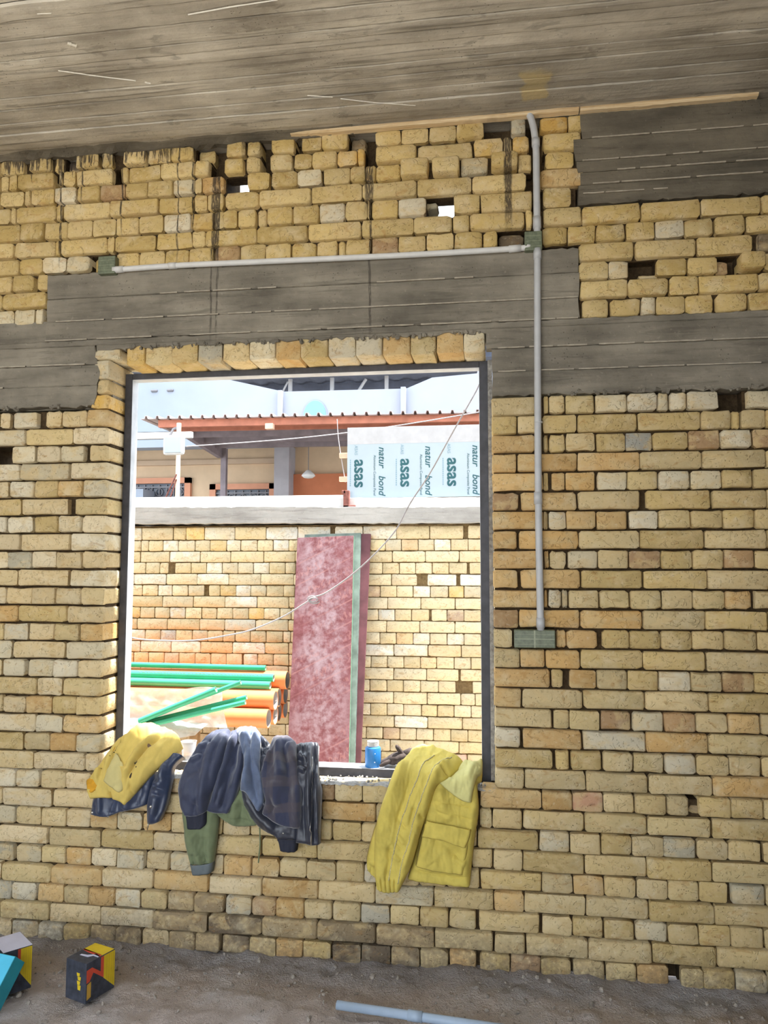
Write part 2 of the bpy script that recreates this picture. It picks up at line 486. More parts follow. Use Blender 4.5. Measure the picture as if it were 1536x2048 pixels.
# brick joints measured along each course, in millimetres
BRICKS = """
R28 -34,151 187,204 209,269 274,389 396,518,w 523,636,w 641,682,w 687,752,w 757,872,w 882,969,c 986,1085,w
R27 -34,74 79,176 181,317 322,558 562,803 808,921 926,956,r 961,1050 1054,1176
R26 -42,146,o 186,202,r 207,269 274,389 397,508 513,616,G 620,754 758,876,b 880,994,w 1000,1111,b
R25 -43,71,o 76,315,o 320,562,o 567,803 808,1046 1050,1274
R24 -41,178,o 183,199,r 215,265,o 270,386,o 396,510,w 516,631 637,756,w 761,877,w 882,993 998,1113
R23 -39,78,b 89,310,o 319,561 586,830 840,1043 1048,1275
R22 -34,177,o 181,196,r 201,267,w 271,386,o 391,508,o 518,627,w 632,753 757,874 879,995 1000,1114
R21 -40,70,o 78,316,o 320,554 559,804 809,1039 1044,1268
R20 -44,176,o 181,197,o 201,265 276,390,w 394,512 517,635,b 639,755 760,873 878,988,b 993,1108
R19 -45,70,o 84,321,o 328,562 569,810 815,1041 1046,1269
R18 -40,173,o 178,190,o 195,243,w 247,270,g 274,393 397,510 515,632 637,753 758,874 879,975,o 988,1103
R17 -40,72,b 76,315,o 322,558,o 564,799 803,1032 1038,1263
R16 -41,46 57,213,x 223,260,o 265,382,o 405,507 511,628 633,745 750,865 870,989 994,1104
R15 -39,75 79,175,o 180,313,o 318,555 560,796 801,1033 1037,1256
R14 -37,194,o 202,246 272,376,o 381,496 500,615 620,737,w 741,853 858,973,b 977,1091
R13 -35,80,o 85,319 326,562 567,801 806,1032 1036,1250
R12 -38,199 209,266 270,386 391,504,b 514,629,w 634,749,b 754,871 875,990,o 995,1107
R11 -42,75,w 86,314,o 323,560,w 564,796,o 802,1026 1030,1244
R10 -37,199 214,265 273,390 396,510 514,628 634,747,w 752,869 874,989 994,1108
R9 -34,88 92,327 332,565 571,806 810,1035,o 1039,1258
L28 -2385,-2282 -2265,-2222 -2201,-2083,w -2041,-1966 -1961,-1842 -1837,-1730,o
L27 -2390,-2143,w -2136,-1909 -1904,-1732
L26 -2330,-2211,t -2197,-2085,w -2081,-1966 -1961,-1848,w -1823,-1728
L25 -2400,-2160,w -2155,-1919,w -1905,-1725
L24 -2332,-2210 -2204,-2087,w -2083,-1970 -1966,-1851,o -1844,-1724,w
L23 -2392,-2146 -2140,-1918 -1881,-1726
L22 -2333,-2213,w -2208,-2085,w -2076,-1964 -1960,-1853,w -1847,-1725
L21 -2389,-2144 -2136,-1901 -1896,-1725,w
L20 -2321,-2203 -2199,-2085,g -2081,-1967 -1963,-1844 -1837,-1728
L19 -2385,-2151 -2147,-1906 -1892,-1728,w
L18 -2327,-2205 -2198,-2078 -2074,-1965 -1961,-1844 -1840,-1728
L17 -2378,-2146,o -2141,-1910 -1905,-1725
L16 -2324,-2208 -2202,-2090,w -2084,-1966 -1961,-1849 -1837,-1728,o
L15 -2413,-2168,w -2161,-1911 -1905,-1726,w
L14 -2329,-2209 -2204,-2099,w -2081,-1965,w -1961,-1848,w -1843,-1727
L13 -2287,-2038 -2031,-1917 -1912,-1733
L12 -2321,-2202 -2197,-2092 -2087,-1968,o -1963,-1850 -1846,-1730
L11 -2293,-2039 -2035,-1912,w -1908,-1735,o
L10 -2219,-2099 -2089,-1969 -1965,-1848,o -1842,-1739,w
L9 -2285,-2043 -2039,-1801 -1797,-1707
B8 -2242,-2124,w -2119,-2008,w -2003,-1888 -1884,-1769 -1764,-1650 -1646,-1535 -1530,-1408 -1404,-1320,b -1316,-1201 -1197,-1083 -1077,-957 -953,-838 -834,-752 -747,-689,b -684,-573 -567,-458 -453,-341 -336,-225 -220,-106 -86,153,o 158,274,o 278,392,R 397,512 518,632 639,717 757,872 876,991 995,1109
B7 -2420,-2184 -2180,-1946 -1940,-1702 -1698,-1468 -1464,-1235 -1223,-991 -986,-745 -740,-518,o -513,-289 -285,-100 -90,-42 -38,78 83,318 324,558 562,798 804,1029 1033,1252
B6 -2235,-2122,w -2114,-2000 -1996,-1881 -1876,-1768 -1763,-1645,o -1639,-1528,w -1522,-1401,o -1396,-1292 -1287,-1169 -1165,-1051 -1046,-927 -923,-809 -804,-699 -694,-577 -573,-458 -453,-341 -336,-225 -221,-104 -98,141 146,262,w 266,380 385,498 503,618 622,739,g 744,856 860,977 988,1103
B5 -2200,-1961 -1951,-1717 -1712,-1478 -1473,-1246 -1241,-1001 -996,-763 -758,-525 -520,-298 -293,-127 -122,-42 -37,77 81,316 321,554 558,793 799,1023 1028,1245
B4 -2243,-2123,g -2104,-1992,w -1988,-1878 -1873,-1759,o -1755,-1643 -1638,-1517,w -1502,-1402 -1397,-1288,w -1284,-1164 -1159,-1041,o -1036,-922,o -917,-805 -800,-684 -679,-565 -560,-451,w -446,-338 -333,-226 -221,-147 -139,-95 -88,150 154,270 275,389,o 394,510 515,630 634,745 750,851 867,985,g 990,1104
B3 -2420,-2175 -2170,-1941 -1936,-1705,o -1701,-1472 -1467,-1229,o -1220,-996 -991,-756,o -752,-518 -514,-279,w -274,-39 -35,80,o 84,319 324,556 561,799 803,1025 1029,1246
B2 -2236,-2124,g -2116,-2004,w -1997,-1880,o -1876,-1764 -1760,-1643,o -1639,-1528,w -1523,-1409 -1403,-1291,d -1286,-1159,d -1147,-1040,g -1034,-934,b -929,-815,o -810,-699 -692,-578 -573,-458,g -453,-338 -333,-220 -215,-109 -97,140 153,266 270,385 389,501 507,624,w 629,739 744,857 861,976 981,1098
B1 -2412,-2175 -2170,-1944 -1939,-1708 -1703,-1470 -1465,-1229,d -1220,-993,k -989,-760,d -756,-516,d -511,-277,d -273,-42 -34,84 90,326 330,564 569,805 809,1033 1037,1253
B0 -2361,-2237 -2233,-2117 -2112,-1995,g -1990,-1877,g -1872,-1756 -1751,-1636,d -1632,-1520,k -1515,-1400 -1395,-1283,d -1279,-1174,d -1159,-1047,k -1042,-934 -929,-818,o -813,-701 -691,-575,k -571,-454,k -449,-336,d -332,-220 -214,-110,o -93,23 28,142,b 146,258 269,387 392,506 511,626,o 635,667,c 672,751 755,867 872,982,w 987,1092
U0 -2427,-2322 -2316,-2201,k -2168,-2061,k -2049,-2004,r -1998,-1937,q -1933,-1822,k -1808,-1753,k -1698,-1589 -1583,-1474 -1470,-1362,k -1357,-1279,q -1274,-1209,c -1204,-1114 -1108,-1048 -1044,-999,c -995,-890 -886,-857,c -853,-769 -764,-647 -642,-577,q -573,-528,c -523,-413 -408,-293 -286,-171 -167,-53 -48,60,c 64,126,g 131,184,c 189,300,y 305,416
U1 -2525,-2319 -2313,-2274,k -2269,-2229 -2224,-2042 -2038,-2020,c -2015,-1998 -1993,-1936 -1932,-1751 -1746,-1716,c -1711,-1675 -1671,-1522 -1517,-1355 -1350,-1286 -1281,-1219,c -1210,-1126 -1111,-1047 -1043,-1004,c -1000,-900 -889,-812 -807,-697 -693,-606,y -602,-573,y -568,-526,c -521,-343 -338,-102,r -93,29,y 34,66,k 71,139,y 143,195,c 200,356
U2 -2428,-2315 -2307,-2195 -2188,-2157 -2152,-2040 -2035,-1929,w -1921,-1812 -1808,-1690,b -1685,-1578 -1574,-1461 -1455,-1356,w -1352,-1320 -1315,-1216,o -1208,-1110,t -1104,-1004 -989,-877 -873,-766,w -755,-638 -634,-568 -564,-524,k -520,-414 -409,-290,p -272,-156,p -151,-36,g -19,90,p 94,147 152,204,c 209,325
U3 -2475,-2258 -2253,-2229 -2225,-2027 -2022,-1994 -1990,-1762 -1758,-1526 -1521,-1359 -1354,-1295 -1290,-1215 -1207,-1052 -1048,-814 -809,-584 -579,-344 -339,-108 -103,125 129,184,c 188,365,o
U4 -2329,-2204 -2200,-2084 -2079,-1969 -1965,-1847 -1843,-1732 -1727,-1619 -1615,-1500 -1496,-1370,w -1365,-1261,y -1257,-1214 -1210,-1150 -1145,-1062 -1058,-1017,r -1011,-896 -890,-776 -772,-660,w -655,-561 -556,-544,k -539,-426 -421,-302,w -297,-185,t -180,-71 -66,150 154,191,c 195,312
U5 -2500,-2232 -2227,-2025 -2021,-2003 -1999,-1768 -1764,-1734 -1729,-1536 -1525,-1361 -1356,-1299 -1293,-1059 -1055,-827 -823,-587 -582,-356 -351,-192 -187,-117 -112,118 123,150 155,184,r 197,352 356,589 594,827 832,1063 1068,1182
U6 -2330,-2204 -2199,-2086 -2082,-1970,w -1966,-1854,w -1850,-1809,q -1804,-1723,x -1716,-1611 -1606,-1488 -1484,-1372 -1368,-1255 -1250,-1133,b -1128,-1018 -1014,-903 -896,-787 -782,-692 -687,-659,r -654,-543 -537,-424,b -419,-304 -298,-184 -179,-63 -58,3 8,113,q 118,187,x 192,291 295,408 412,527 532,645 650,760,w 765,878 883,997 1005,1118
V7 -2414,-2354 -2349,-2236 -2231,-2122 -2105,-2055
V8 -2532,-2283 -2278,-2054
V9 -2337,-2220,w -2215,-2117,w -2108,-2069,w
W7 341,560 568,807 813,1025 1048,1176,k
W8 338,456 460,537,w 541,645,c 650,769 774,887 891,968,c 973,1065,p 1069,1173
W9 342,530 535,693 698,810 815,1042 1047,1225
W10 349,453 462,580 586,641,w 645,755 760,866 880,998 1005,1117
Y0 -2903,-2658,w -2653,-2412 -2405,-2307 -2303,-2167,y -2162,-1933,w -1928,-1696 -1691,-1456,w -1451,-1213,w -1176,-976,w -971,-732,w -727,-496 -488,-253 -220,-3
Y1 -2843,-2719 -2714,-2662 -2657,-2600 -2595,-2487 -2482,-2369,w -2364,-2237 -2232,-2122 -2117,-1993,y -1989,-1887,w -1882,-1760 -1756,-1642 -1635,-1523,w -1518,-1454 -1448,-1223 -1212,-1054 -1049,-929 -924,-811 -806,-697 -692,-577,o -572,-462 -457,-345,w -340,-222 -218,-103
Y2 -2903,-2665 -2660,-2434 -2429,-2196,w -2191,-1961 -1956,-1712 -1707,-1473 -1468,-1387 -1381,-1138 -1133,-934 -929,-761 -756,-525 -520,-285 -280,-34
Y3 -2838,-2740 -2735,-2622 -2617,-2509 -2504,-2442 -2386,-2265 -2260,-2146 -2141,-2026,w -2021,-1904 -1899,-1788 -1783,-1668,w -1663,-1547 -1543,-1471 -1465,-1338 -1327,-1211 -1200,-1074 -1064,-949 -944,-833 -828,-712 -707,-595 -590,-477 -472,-358 -353,-230 -210,-95
Y4 -2950,-2707,w -2703,-2458,w -2453,-2214 -2210,-1974,w -1970,-1731 -1726,-1483 -1479,-1385 -1379,-1147 -1142,-990 -985,-770 -763,-584 -507,-305,w -277,-46,w
Y5 -2874,-2771 -2765,-2643 -2638,-2520 -2515,-2408,w -2403,-2284 -2279,-2160 -2120,-2039 -2034,-1917,y -1912,-1805,w -1800,-1687 -1682,-1558 -1553,-1475 -1469,-1347 -1336,-1220 -1210,-1094 -1084,-969 -959,-849,b -844,-730 -725,-613 -608,-491,w -486,-364 -356,-254,y -249,-136
Y6 -2965,-2722 -2717,-2481 -2476,-2243 -2238,-2000 -1996,-1757,w -1752,-1518 -1513,-1405 -1399,-1167 -1157,-948 -938,-795 -791,-558 -553,-316 -311,-77
Y7 -2890,-2776 -2771,-2654,y -2649,-2541 -2536,-2424 -2419,-2303,w -2298,-2177 -2172,-2060 -2055,-1939 -1934,-1820 -1815,-1702,y -1697,-1584 -1579,-1500 -1494,-1377 -1366,-1229 -1219,-1104 -1093,-979 -974,-862 -858,-743,w -738,-624 -619,-498 -478,-373 -368,-254,b -250,-137
Y8 -2918,-2677 -2672,-2439 -2434,-2190 -2185,-1998 -1994,-1765,w -1760,-1521 -1516,-1414 -1408,-1176 -1166,-1051 -1046,-803 -798,-565 -560,-318 -313,-78
Y9 -2843,-2730 -2725,-2613,w -2608,-2490 -2485,-2371,g -2367,-2245 -2241,-2126 -2121,-2010 -2005,-1920 -1915,-1803 -1798,-1684 -1680,-1559 -1554,-1503 -1497,-1375 -1365,-1228 -1218,-1103 -1092,-968 -963,-850 -845,-733 -728,-613,o -608,-494,w -489,-374 -369,-255,w -251,-138
Y10 -2882,-2647,w -2642,-2408,w -2403,-2182,w -2177,-1934 -1929,-1693,w -1688,-1518 -1512,-1280 -1269,-999 -988,-750,w -745,-509,w -503,-275,o -270,-40
Y11 -2807,-2697 -2692,-2580 -2575,-2460 -2455,-2346 -2341,-2220 -2215,-2101 -2096,-1983 -1979,-1863 -1848,-1745,w -1741,-1627 -1622,-1513 -1509,-1464 -1458,-1311 -1300,-1154 -1143,-1034 -1029,-914 -910,-798 -793,-680 -675,-561 -557,-448,o -443,-325 -321,-209 -204,-90
Y12 -2877,-2642 -2637,-2404 -2399,-2174 -2169,-1930 -1925,-1696 -1691,-1516 -1510,-1278 -1268,-998 -988,-752 -747,-519 -514,-294 -277,-52
Y13 -2754,-2530 -2518,-2281 -2275,-2024 -2018,-1786 -1775,-1541 -1530,-1299 -1293,-1163 -1158,-1044 -1039,-920 -915,-800 -795,-682 -677,-561 -557,-436 -432,-314 -309,-199,q -194,-82
Y14 -2864,-2628 -2617,-2372 -2361,-2109 -2098,-1849 -1839,-1593 -1582,-1340 -1329,-1100 -1090,-987 -982,-752 -747,-514 -509,-280 -275,-180 -175,15
Y15 -2107,-1988 -1983,-1859 -1853,-1730 -1725,-1602 -1597,-1470 -1465,-1344 -1339,-1282 -1276,-1162 -1152,-1038 -1033,-915,w -910,-798 -793,-682 -677,-555 -550,-445 -440,-327 -323,-209 -204,-93
Y16 -2237,-1997 -1987,-1740 -1729,-1512 -1506,-1234 -1224,-986,w -981,-748 -741,-511,w -506,-271 -266,-45
Y17 -2028,-1910 -1904,-1781 -1776,-1659 -1653,-1532 -1526,-1411 -1406,-1285 -1280,-1176 -1171,-1059 -1054,-946 -941,-828 -822,-707,b -702,-592 -588,-471 -466,-352 -347,-232 -227,-114
Y18 -1994,-1748 -1737,-1504 -1499,-1269 -1264,-1026 -1021,-777 -772,-535 -530,-294 -289,-66
Y19 -1067,-952,b -947,-841 -836,-712 -707,-596 -591,-475 -470,-351 -346,-240,R -233,-115
Y20 -1118,-903 -898,-661 -656,-431 -426,-204 -199,10
"""

# outlines and fold lines of the clothes, millimetres across and along the drape
CREST = {'L': 883, 'C': 881, 'R': 812}
GARMENTS = {
 'workjacket_body': {'k':'R','T':[(-354,132),(-251,151),(-156,210),(-83,201)],'L':[(-354,132),(-290,347),(-314,481),(-347,623),(-375,712)],'R':[(-83,201),(-85,278),(-101,316),(-96,436),(-112,541),(-125,646),(-133,727)],'B':[(-375,712),(-311,719),(-238,723),(-133,727)],'F':[([(-253,356),(-238,415),(-202,476)],[22,8]),([(-311,446),(-332,552),(-347,658)],[16,-14]),([(-115,403),(-120,490),(-130,560)],[12,7]),([(-104,437),(-116,576),(-134,716)],[14,-8]),([(-362,673),(-256,685),(-134,690)],[5,-4]),([(-278,399),(-198,411),(-118,422)],[4,-3]),([(-274,437),(-198,453),(-119,467)],[4,-3]),([(-263,542),(-220,568),(-166,610)],[14,-9]),([(-202,616),(-148,641)],[16,7])]},
 'workjacket_sleeve': {'k':'R','T':[(-386,132),(-315,132),(-230,176),(-156,217)],'L':[(-386,132),(-420,240),(-447,339),(-482,436),(-500,507),(-507,579),(-507,649),(-503,702),(-497,746)],'R':[(-156,217),(-218,313),(-261,346),(-289,420),(-327,534),(-358,641),(-387,703),(-408,746)],'B':[(-497,746),(-475,753),(-442,753),(-408,746)],'F':[([(-396,252),(-431,353),(-458,452),(-472,559)],[26,9]),([(-366,328),(-392,414),(-421,486)],[18,-9]),([(-333,482),(-362,571),(-391,661)],[9,6]),([(-226,241),(-266,323),(-304,397)],[14,9]),([(-250,283),(-219,303)],[10,-12]),([(-446,575),(-446,628),(-457,700)],[12,-8]),([(-406,478),(-376,505)],[7,-5]),([(-413,528),(-384,558)],[7,5]),([(-347,419),(-362,483)],[9,-6]),([(-420,564),(-395,591)],[7,-5]),([(-428,606),(-402,626)],[7,5]),([(-329,447),(-311,467)],[8,-8]),([(-340,496),(-325,520)],[8,7]),([(-479,701),(-475,750)],[4,-6]),([(-461,696),(-457,752)],[4,-6]),([(-442,699),(-440,751)],[4,-6]),([(-424,698),(-424,749)],[4,-6]),([(-490,715),(-488,749)],[3,-5])],'C':[[(-277,218),(-312,260),(-336,330),(-370,403),(-399,485),(-420,564),(-435,635),(-448,706)],[(-205,220),(-258,276),(-291,336),(-325,408),(-347,468),(-367,554),(-391,626),(-409,711)]]},
 'workjacket_second_sleeve': {'k':'R','T':[(-458,403),(-414,408)],'L':[(-458,403),(-495,482),(-517,543),(-539,626),(-543,669),(-538,685)],'R':[(-414,408),(-446,540),(-464,647),(-488,722)],'B':[(-538,685),(-520,703),(-488,722)],'F':[([(-502,578),(-516,667)],[12,7]),([(-520,661),(-527,696)],[4,-5]),([(-507,663),(-512,706)],[4,-5])]},
 'workjacket_collar': {'k':'R','T':[(-157,216),(-133,217),(-107,233),(-82,199)],'L':[(-157,216),(-187,278),(-218,321),(-247,338)],'R':[(-82,199),(-84,278),(-103,309),(-117,362),(-124,400)],'B':[(-247,338),(-202,368),(-158,392),(-124,400)],'F':[([(-165,257),(-203,321)],[16,-8]),([(-110,246),(-137,334)],[14,9])]},
 'workjacket_pocket': {'k':'R','T':[(-305,488),(-220,494),(-131,504)],'L':[(-305,488),(-314,534),(-327,594),(-340,653)],'R':[(-131,504),(-137,560),(-146,620),(-157,676)],'B':[(-340,653),(-256,669),(-157,676)],'F':[([(-281,543),(-220,568),(-166,614)],[20,-9]),([(-311,586),(-274,637)],[30,6])]},
 'workjacket_flap': {'k':'R','T':[(-296,475),(-209,488),(-125,502)],'L':[(-296,475),(-307,509),(-317,536)],'R':[(-125,502),(-133,536),(-148,572)],'B':[(-317,536),(-238,544),(-195,558),(-148,572)]},
 'navy_body': {'k':'L','T':[(-1731,469),(-1615,457),(-1469,364)],'L':[(-1731,469),(-1734,509),(-1742,564)],'R':[(-1469,364),(-1472,432),(-1486,512)],'B':[(-1742,564),(-1701,569),(-1661,569),(-1603,547),(-1538,531),(-1486,512)],'F':[([(-1695,480),(-1694,561)],[12,7]),([(-1632,488),(-1647,555)],[14,-7]),([(-1556,468),(-1582,536)],[16,8]),([(-1508,433),(-1531,520)],[14,-6])],'K':[[(-1730,556),(-1655,570)]]},
 'navy_sleeve': {'k':'L','T':[(-1402,301),(-1380,298),(-1355,303)],'L':[(-1402,301),(-1444,363),(-1466,425),(-1480,498),(-1481,548),(-1476,591)],'R':[(-1355,303),(-1388,347),(-1388,416),(-1400,511),(-1424,575)],'B':[(-1476,591),(-1446,584),(-1424,575)],'F':[([(-1422,348),(-1431,417),(-1442,497),(-1453,573)],[12,9]),([(-1456,399),(-1427,417)],[10,-7]),([(-1458,432),(-1423,446)],[10,-7]),([(-1451,464),(-1425,473)],[10,-7]),([(-1393,361),(-1404,462),(-1429,555)],[12,-7])],'K':[[(-1452,514),(-1466,580)]]},
 'yellow_shirt': {'k':'L','T':[(-1674,249),(-1624,221),(-1601,132),(-1562,132),(-1476,176),(-1400,223),(-1370,262)],'L':[(-1674,249),(-1697,311),(-1723,381),(-1753,426),(-1749,463),(-1731,492)],'R':[(-1370,262),(-1386,293),(-1424,327),(-1467,371),(-1496,420),(-1534,467),(-1570,515)],'B':[(-1731,492),(-1658,486),(-1598,498),(-1570,515)],'F':[([(-1636,247),(-1673,329),(-1669,400)],[10,12]),([(-1639,260),(-1670,314)],[12,-14]),([(-1493,227),(-1547,288),(-1572,354),(-1574,436)],[12,14]),([(-1467,236),(-1519,279),(-1552,346),(-1564,409)],[9,-9]),([(-1584,167),(-1615,242),(-1646,306)],[16,9]),([(-1442,265),(-1495,311),(-1520,380),(-1542,454)],[26,9]),([(-1741,429),(-1707,458)],[16,-14]),([(-1705,380),(-1714,415)],[14,8]),([(-1641,462),(-1632,491)],[7,-9]),([(-1549,429),(-1541,468)],[7,-6]),([(-1612,370),(-1574,396)],[9,8]),([(-1586,222),(-1548,187)],[20,10])],'K':[[(-1547,351),(-1548,404),(-1512,273),(-1533,374)]]},
 'yellow_lining': {'k':'L','T':[(-1751,425),(-1726,410),(-1679,404)],'L':[(-1751,425),(-1749,443),(-1740,466)],'R':[(-1679,404),(-1693,427),(-1707,458)],'B':[(-1740,466),(-1725,468),(-1707,458)],'F':[([(-1733,429),(-1722,462)],[20,-6])]},
 'yellow_lining2': {'k':'L','T':[(-1657,261),(-1640,256),(-1631,260)],'L':[(-1657,261),(-1666,292),(-1670,332)],'R':[(-1631,260),(-1642,295),(-1664,334)],'B':[(-1670,332),(-1667,333),(-1664,334)]},
 'yellow_collar': {'k':'L','T':[(-1650,317),(-1639,318),(-1609,355)],'L':[(-1650,317),(-1659,371),(-1670,422)],'R':[(-1609,355),(-1580,390),(-1571,403),(-1576,449),(-1593,460)],'B':[(-1670,422),(-1636,438),(-1593,460)],'F':[([(-1645,371),(-1606,437)],[24,8])]},
 'olive_sleeve': {'k':'C','T':[(-1343,427),(-1269,465),(-1188,510)],'L':[(-1343,427),(-1338,492),(-1333,549),(-1319,650),(-1301,718),(-1290,748)],'R':[(-1188,510),(-1178,554),(-1181,631),(-1188,688),(-1194,735)],'B':[(-1290,748),(-1239,743),(-1194,735)],'F':[([(-1287,608),(-1271,709)],[30,6]),([(-1229,625),(-1231,727)],[22,-6]),([(-1275,701),(-1270,745)],[8,-6]),([(-1249,707),(-1244,744)],[8,6]),([(-1223,702),(-1220,738)],[8,-5])]},
 'olive_cuff': {'k':'C','T':[(-1291,746),(-1239,743),(-1194,734)],'L':[(-1291,746),(-1285,766),(-1280,788)],'R':[(-1194,734),(-1195,757),(-1201,778)],'B':[(-1280,788),(-1238,785),(-1201,778)]},
 'olive_body': {'k':'C','T':[(-1135,435),(-1048,432)],'L':[(-1135,435),(-1133,483),(-1149,512),(-1188,533)],'R':[(-1048,432),(-1054,488),(-1027,535),(-1002,574)],'B':[(-1188,533),(-1143,565),(-1091,583),(-1039,580),(-1002,574)],'F':[([(-1098,474),(-1113,571)],[16,7]),([(-1076,489),(-1073,578)],[12,-6]),([(-1036,519),(-1018,567)],[10,5]),([(-1139,552),(-1026,559)],[4,-3])],'C':[[(-998,574),(-996,606),(-994,654),(-997,694),(-1000,731)]]},
 'bomber_lobe': {'k':'C','T':[(-1280,245),(-1243,191),(-1217,174),(-1176,169)],'L':[(-1280,245),(-1320,315),(-1342,386),(-1344,443),(-1330,508),(-1311,540)],'R':[(-1176,169),(-1163,292),(-1179,401),(-1203,462),(-1215,521)],'B':[(-1311,540),(-1262,542),(-1215,521)],'F':[([(-1208,228),(-1232,307),(-1228,382),(-1232,504)],[14,10]),([(-1284,278),(-1235,256)],[12,10]),([(-1307,332),(-1263,309)],[10,8]),([(-1176,213),(-1188,301),(-1199,389)],[9,10]),([(-1234,246),(-1262,277)],[10,-8]),([(-1309,393),(-1264,361)],[26,-6]),([(-1311,442),(-1247,464)],[26,6]),([(-1255,488),(-1267,534)],[12,-6])]},
 'bomber_cuff': {'k':'C','T':[(-1311,534),(-1262,538),(-1218,523)],'L':[(-1311,534),(-1303,568),(-1298,596)],'R':[(-1218,523),(-1217,560),(-1221,578),(-1239,593)],'B':[(-1298,596),(-1269,596),(-1239,593)]},
 'bomber_panel': {'k':'C','T':[(-1181,170),(-1144,141),(-1101,132)],'L':[(-1181,170),(-1169,305),(-1183,405),(-1216,520)],'R':[(-1101,132),(-1073,341),(-1094,458),(-1125,527)],'B':[(-1216,520),(-1184,527),(-1125,527)],'F':[([(-1151,204),(-1156,327),(-1166,404),(-1189,502)],[9,12]),([(-1127,194),(-1117,343)],[14,-10]),([(-1104,241),(-1086,342),(-1100,434)],[13,11]),([(-1125,343),(-1136,427),(-1149,508)],[12,-8]),([(-1146,420),(-1167,501)],[10,7])],'C':[[(-1169,269),(-1175,358),(-1188,429),(-1214,517)]]},
 'grey_shirt': {'k':'C','T':[(-1162,158),(-1132,124),(-1087,132),(-1033,197)],'L':[(-1162,158),(-1097,266),(-1068,341),(-1070,388),(-1072,433)],'R':[(-1033,197),(-1017,286),(-1001,360),(-975,429),(-975,477),(-991,513)],'B':[(-1072,433),(-1043,440),(-1020,471),(-991,513)],'F':[([(-1103,184),(-1057,288),(-1054,366),(-1048,432)],[14,13]),([(-1060,190),(-1035,287),(-1013,352)],[10,11]),([(-1085,183),(-1056,269)],[10,-9]),([(-1113,209),(-1083,302)],[9,9]),([(-1046,340),(-1010,430),(-989,485)],[14,-9])]},
 'black_top': {'k':'C','T':[(-1073,132),(-1024,188),(-975,235),(-922,233),(-864,236)],'L':[(-1073,132),(-1021,286),(-1001,373),(-984,461)],'R':[(-864,236),(-846,324),(-838,392),(-836,455)],'B':[(-984,461),(-908,466),(-836,455)],'F':[([(-1035,197),(-997,236)],[9,10]),([(-1003,267),(-978,261)],[10,9]),([(-995,285),(-992,360)],[10,9])]},
 'plaid_shirt': {'k':'C','T':[(-974,226),(-961,204),(-940,199),(-906,209),(-865,239)],'L':[(-974,226),(-982,307),(-996,364),(-978,421),(-962,468),(-974,517)],'R':[(-865,239),(-839,358),(-817,423),(-814,494),(-816,570)],'B':[(-974,517),(-924,549),(-876,566),(-816,570)],'F':[([(-946,228),(-923,318),(-904,378)],[16,14]),([(-898,243),(-854,315)],[18,12]),([(-971,275),(-977,337)],[12,9]),([(-911,264),(-880,368),(-858,448)],[20,-9]),([(-943,451),(-925,491),(-941,523)],[12,-8]),([(-923,395),(-921,490)],[30,8]),([(-836,408),(-830,546)],[14,6])]},
 'black_jacket': {'k':'C','T':[(-870,236),(-834,232),(-805,223),(-774,220)],'L':[(-870,236),(-841,367),(-830,487),(-835,630)],'R':[(-774,220),(-763,312),(-745,388),(-734,443),(-736,633)],'B':[(-835,630),(-795,632),(-770,637),(-736,633)],'F':[([(-845,241),(-831,293)],[7,10]),([(-824,237),(-806,331)],[7,9]),([(-807,233),(-789,343),(-770,623)],[6,9]),([(-790,230),(-768,338),(-753,622)],[7,-9]),([(-845,289),(-813,301)],[9,10]),([(-837,341),(-805,352)],[9,10]),([(-761,329),(-741,602)],[8,7]),([(-808,391),(-800,605)],[14,-6])],'C':[[(-788,291),(-771,405),(-768,524),(-769,635)]]},
 'black_sleeve': {'k':'C','T':[(-1079,433),(-1031,431),(-972,477)],'L':[(-1079,433),(-1053,512),(-991,586),(-940,605),(-916,622)],'R':[(-972,477),(-915,542),(-864,562),(-829,562),(-833,622)],'B':[(-916,622),(-875,624),(-833,622)],'F':[([(-1046,464),(-993,534),(-931,587)],[14,8]),([(-985,501),(-898,569)],[14,-7])],'K':[[(-886,598)]]},
 'black_cuff': {'k':'C','T':[(-918,620),(-875,623),(-833,620)],'L':[(-918,620),(-909,646),(-904,672)],'R':[(-833,620),(-834,646),(-838,671)],'B':[(-904,672),(-870,673),(-838,671)]},
}


# ------------------------------------------------------------------ brickwork
PAL = {
    '': [(201, 178, 130), (197, 173, 121), (206, 185, 142), (193, 169, 117), (203, 182, 135), (198, 178, 136)],
    'Y': [(202, 177, 122), (197, 171, 113), (205, 182, 131), (193, 167, 109)],
    'l': [(211, 192, 156), (207, 186, 146), (214, 198, 166)],
    'o': [(203, 168, 116), (198, 162, 108), (207, 174, 122)],
    'w': [(210, 198, 170), (205, 192, 162), (214, 203, 178)],
    'g': [(176, 168, 146), (186, 178, 158)],
    'd': [(158, 138, 106), (150, 132, 104), (166, 146, 112)],
    'k': [(112, 98, 80), (128, 112, 90)],
    'b': [(174, 142, 104), (168, 138, 104)],
    'R': [(192, 150, 120)],
    'y': [(206, 168, 96), (200, 168, 104)],
    'G': [(170, 168, 158)],
}
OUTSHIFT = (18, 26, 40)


def brick_color(flag, out=False):
    p = random.choice(PAL.get(flag, PAL['']))
    k = rng(.93, 1.05)
    r, g, b = (min(245, c * k) for c in p)
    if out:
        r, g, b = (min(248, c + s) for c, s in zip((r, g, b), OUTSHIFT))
    return rgb(r, g, b)


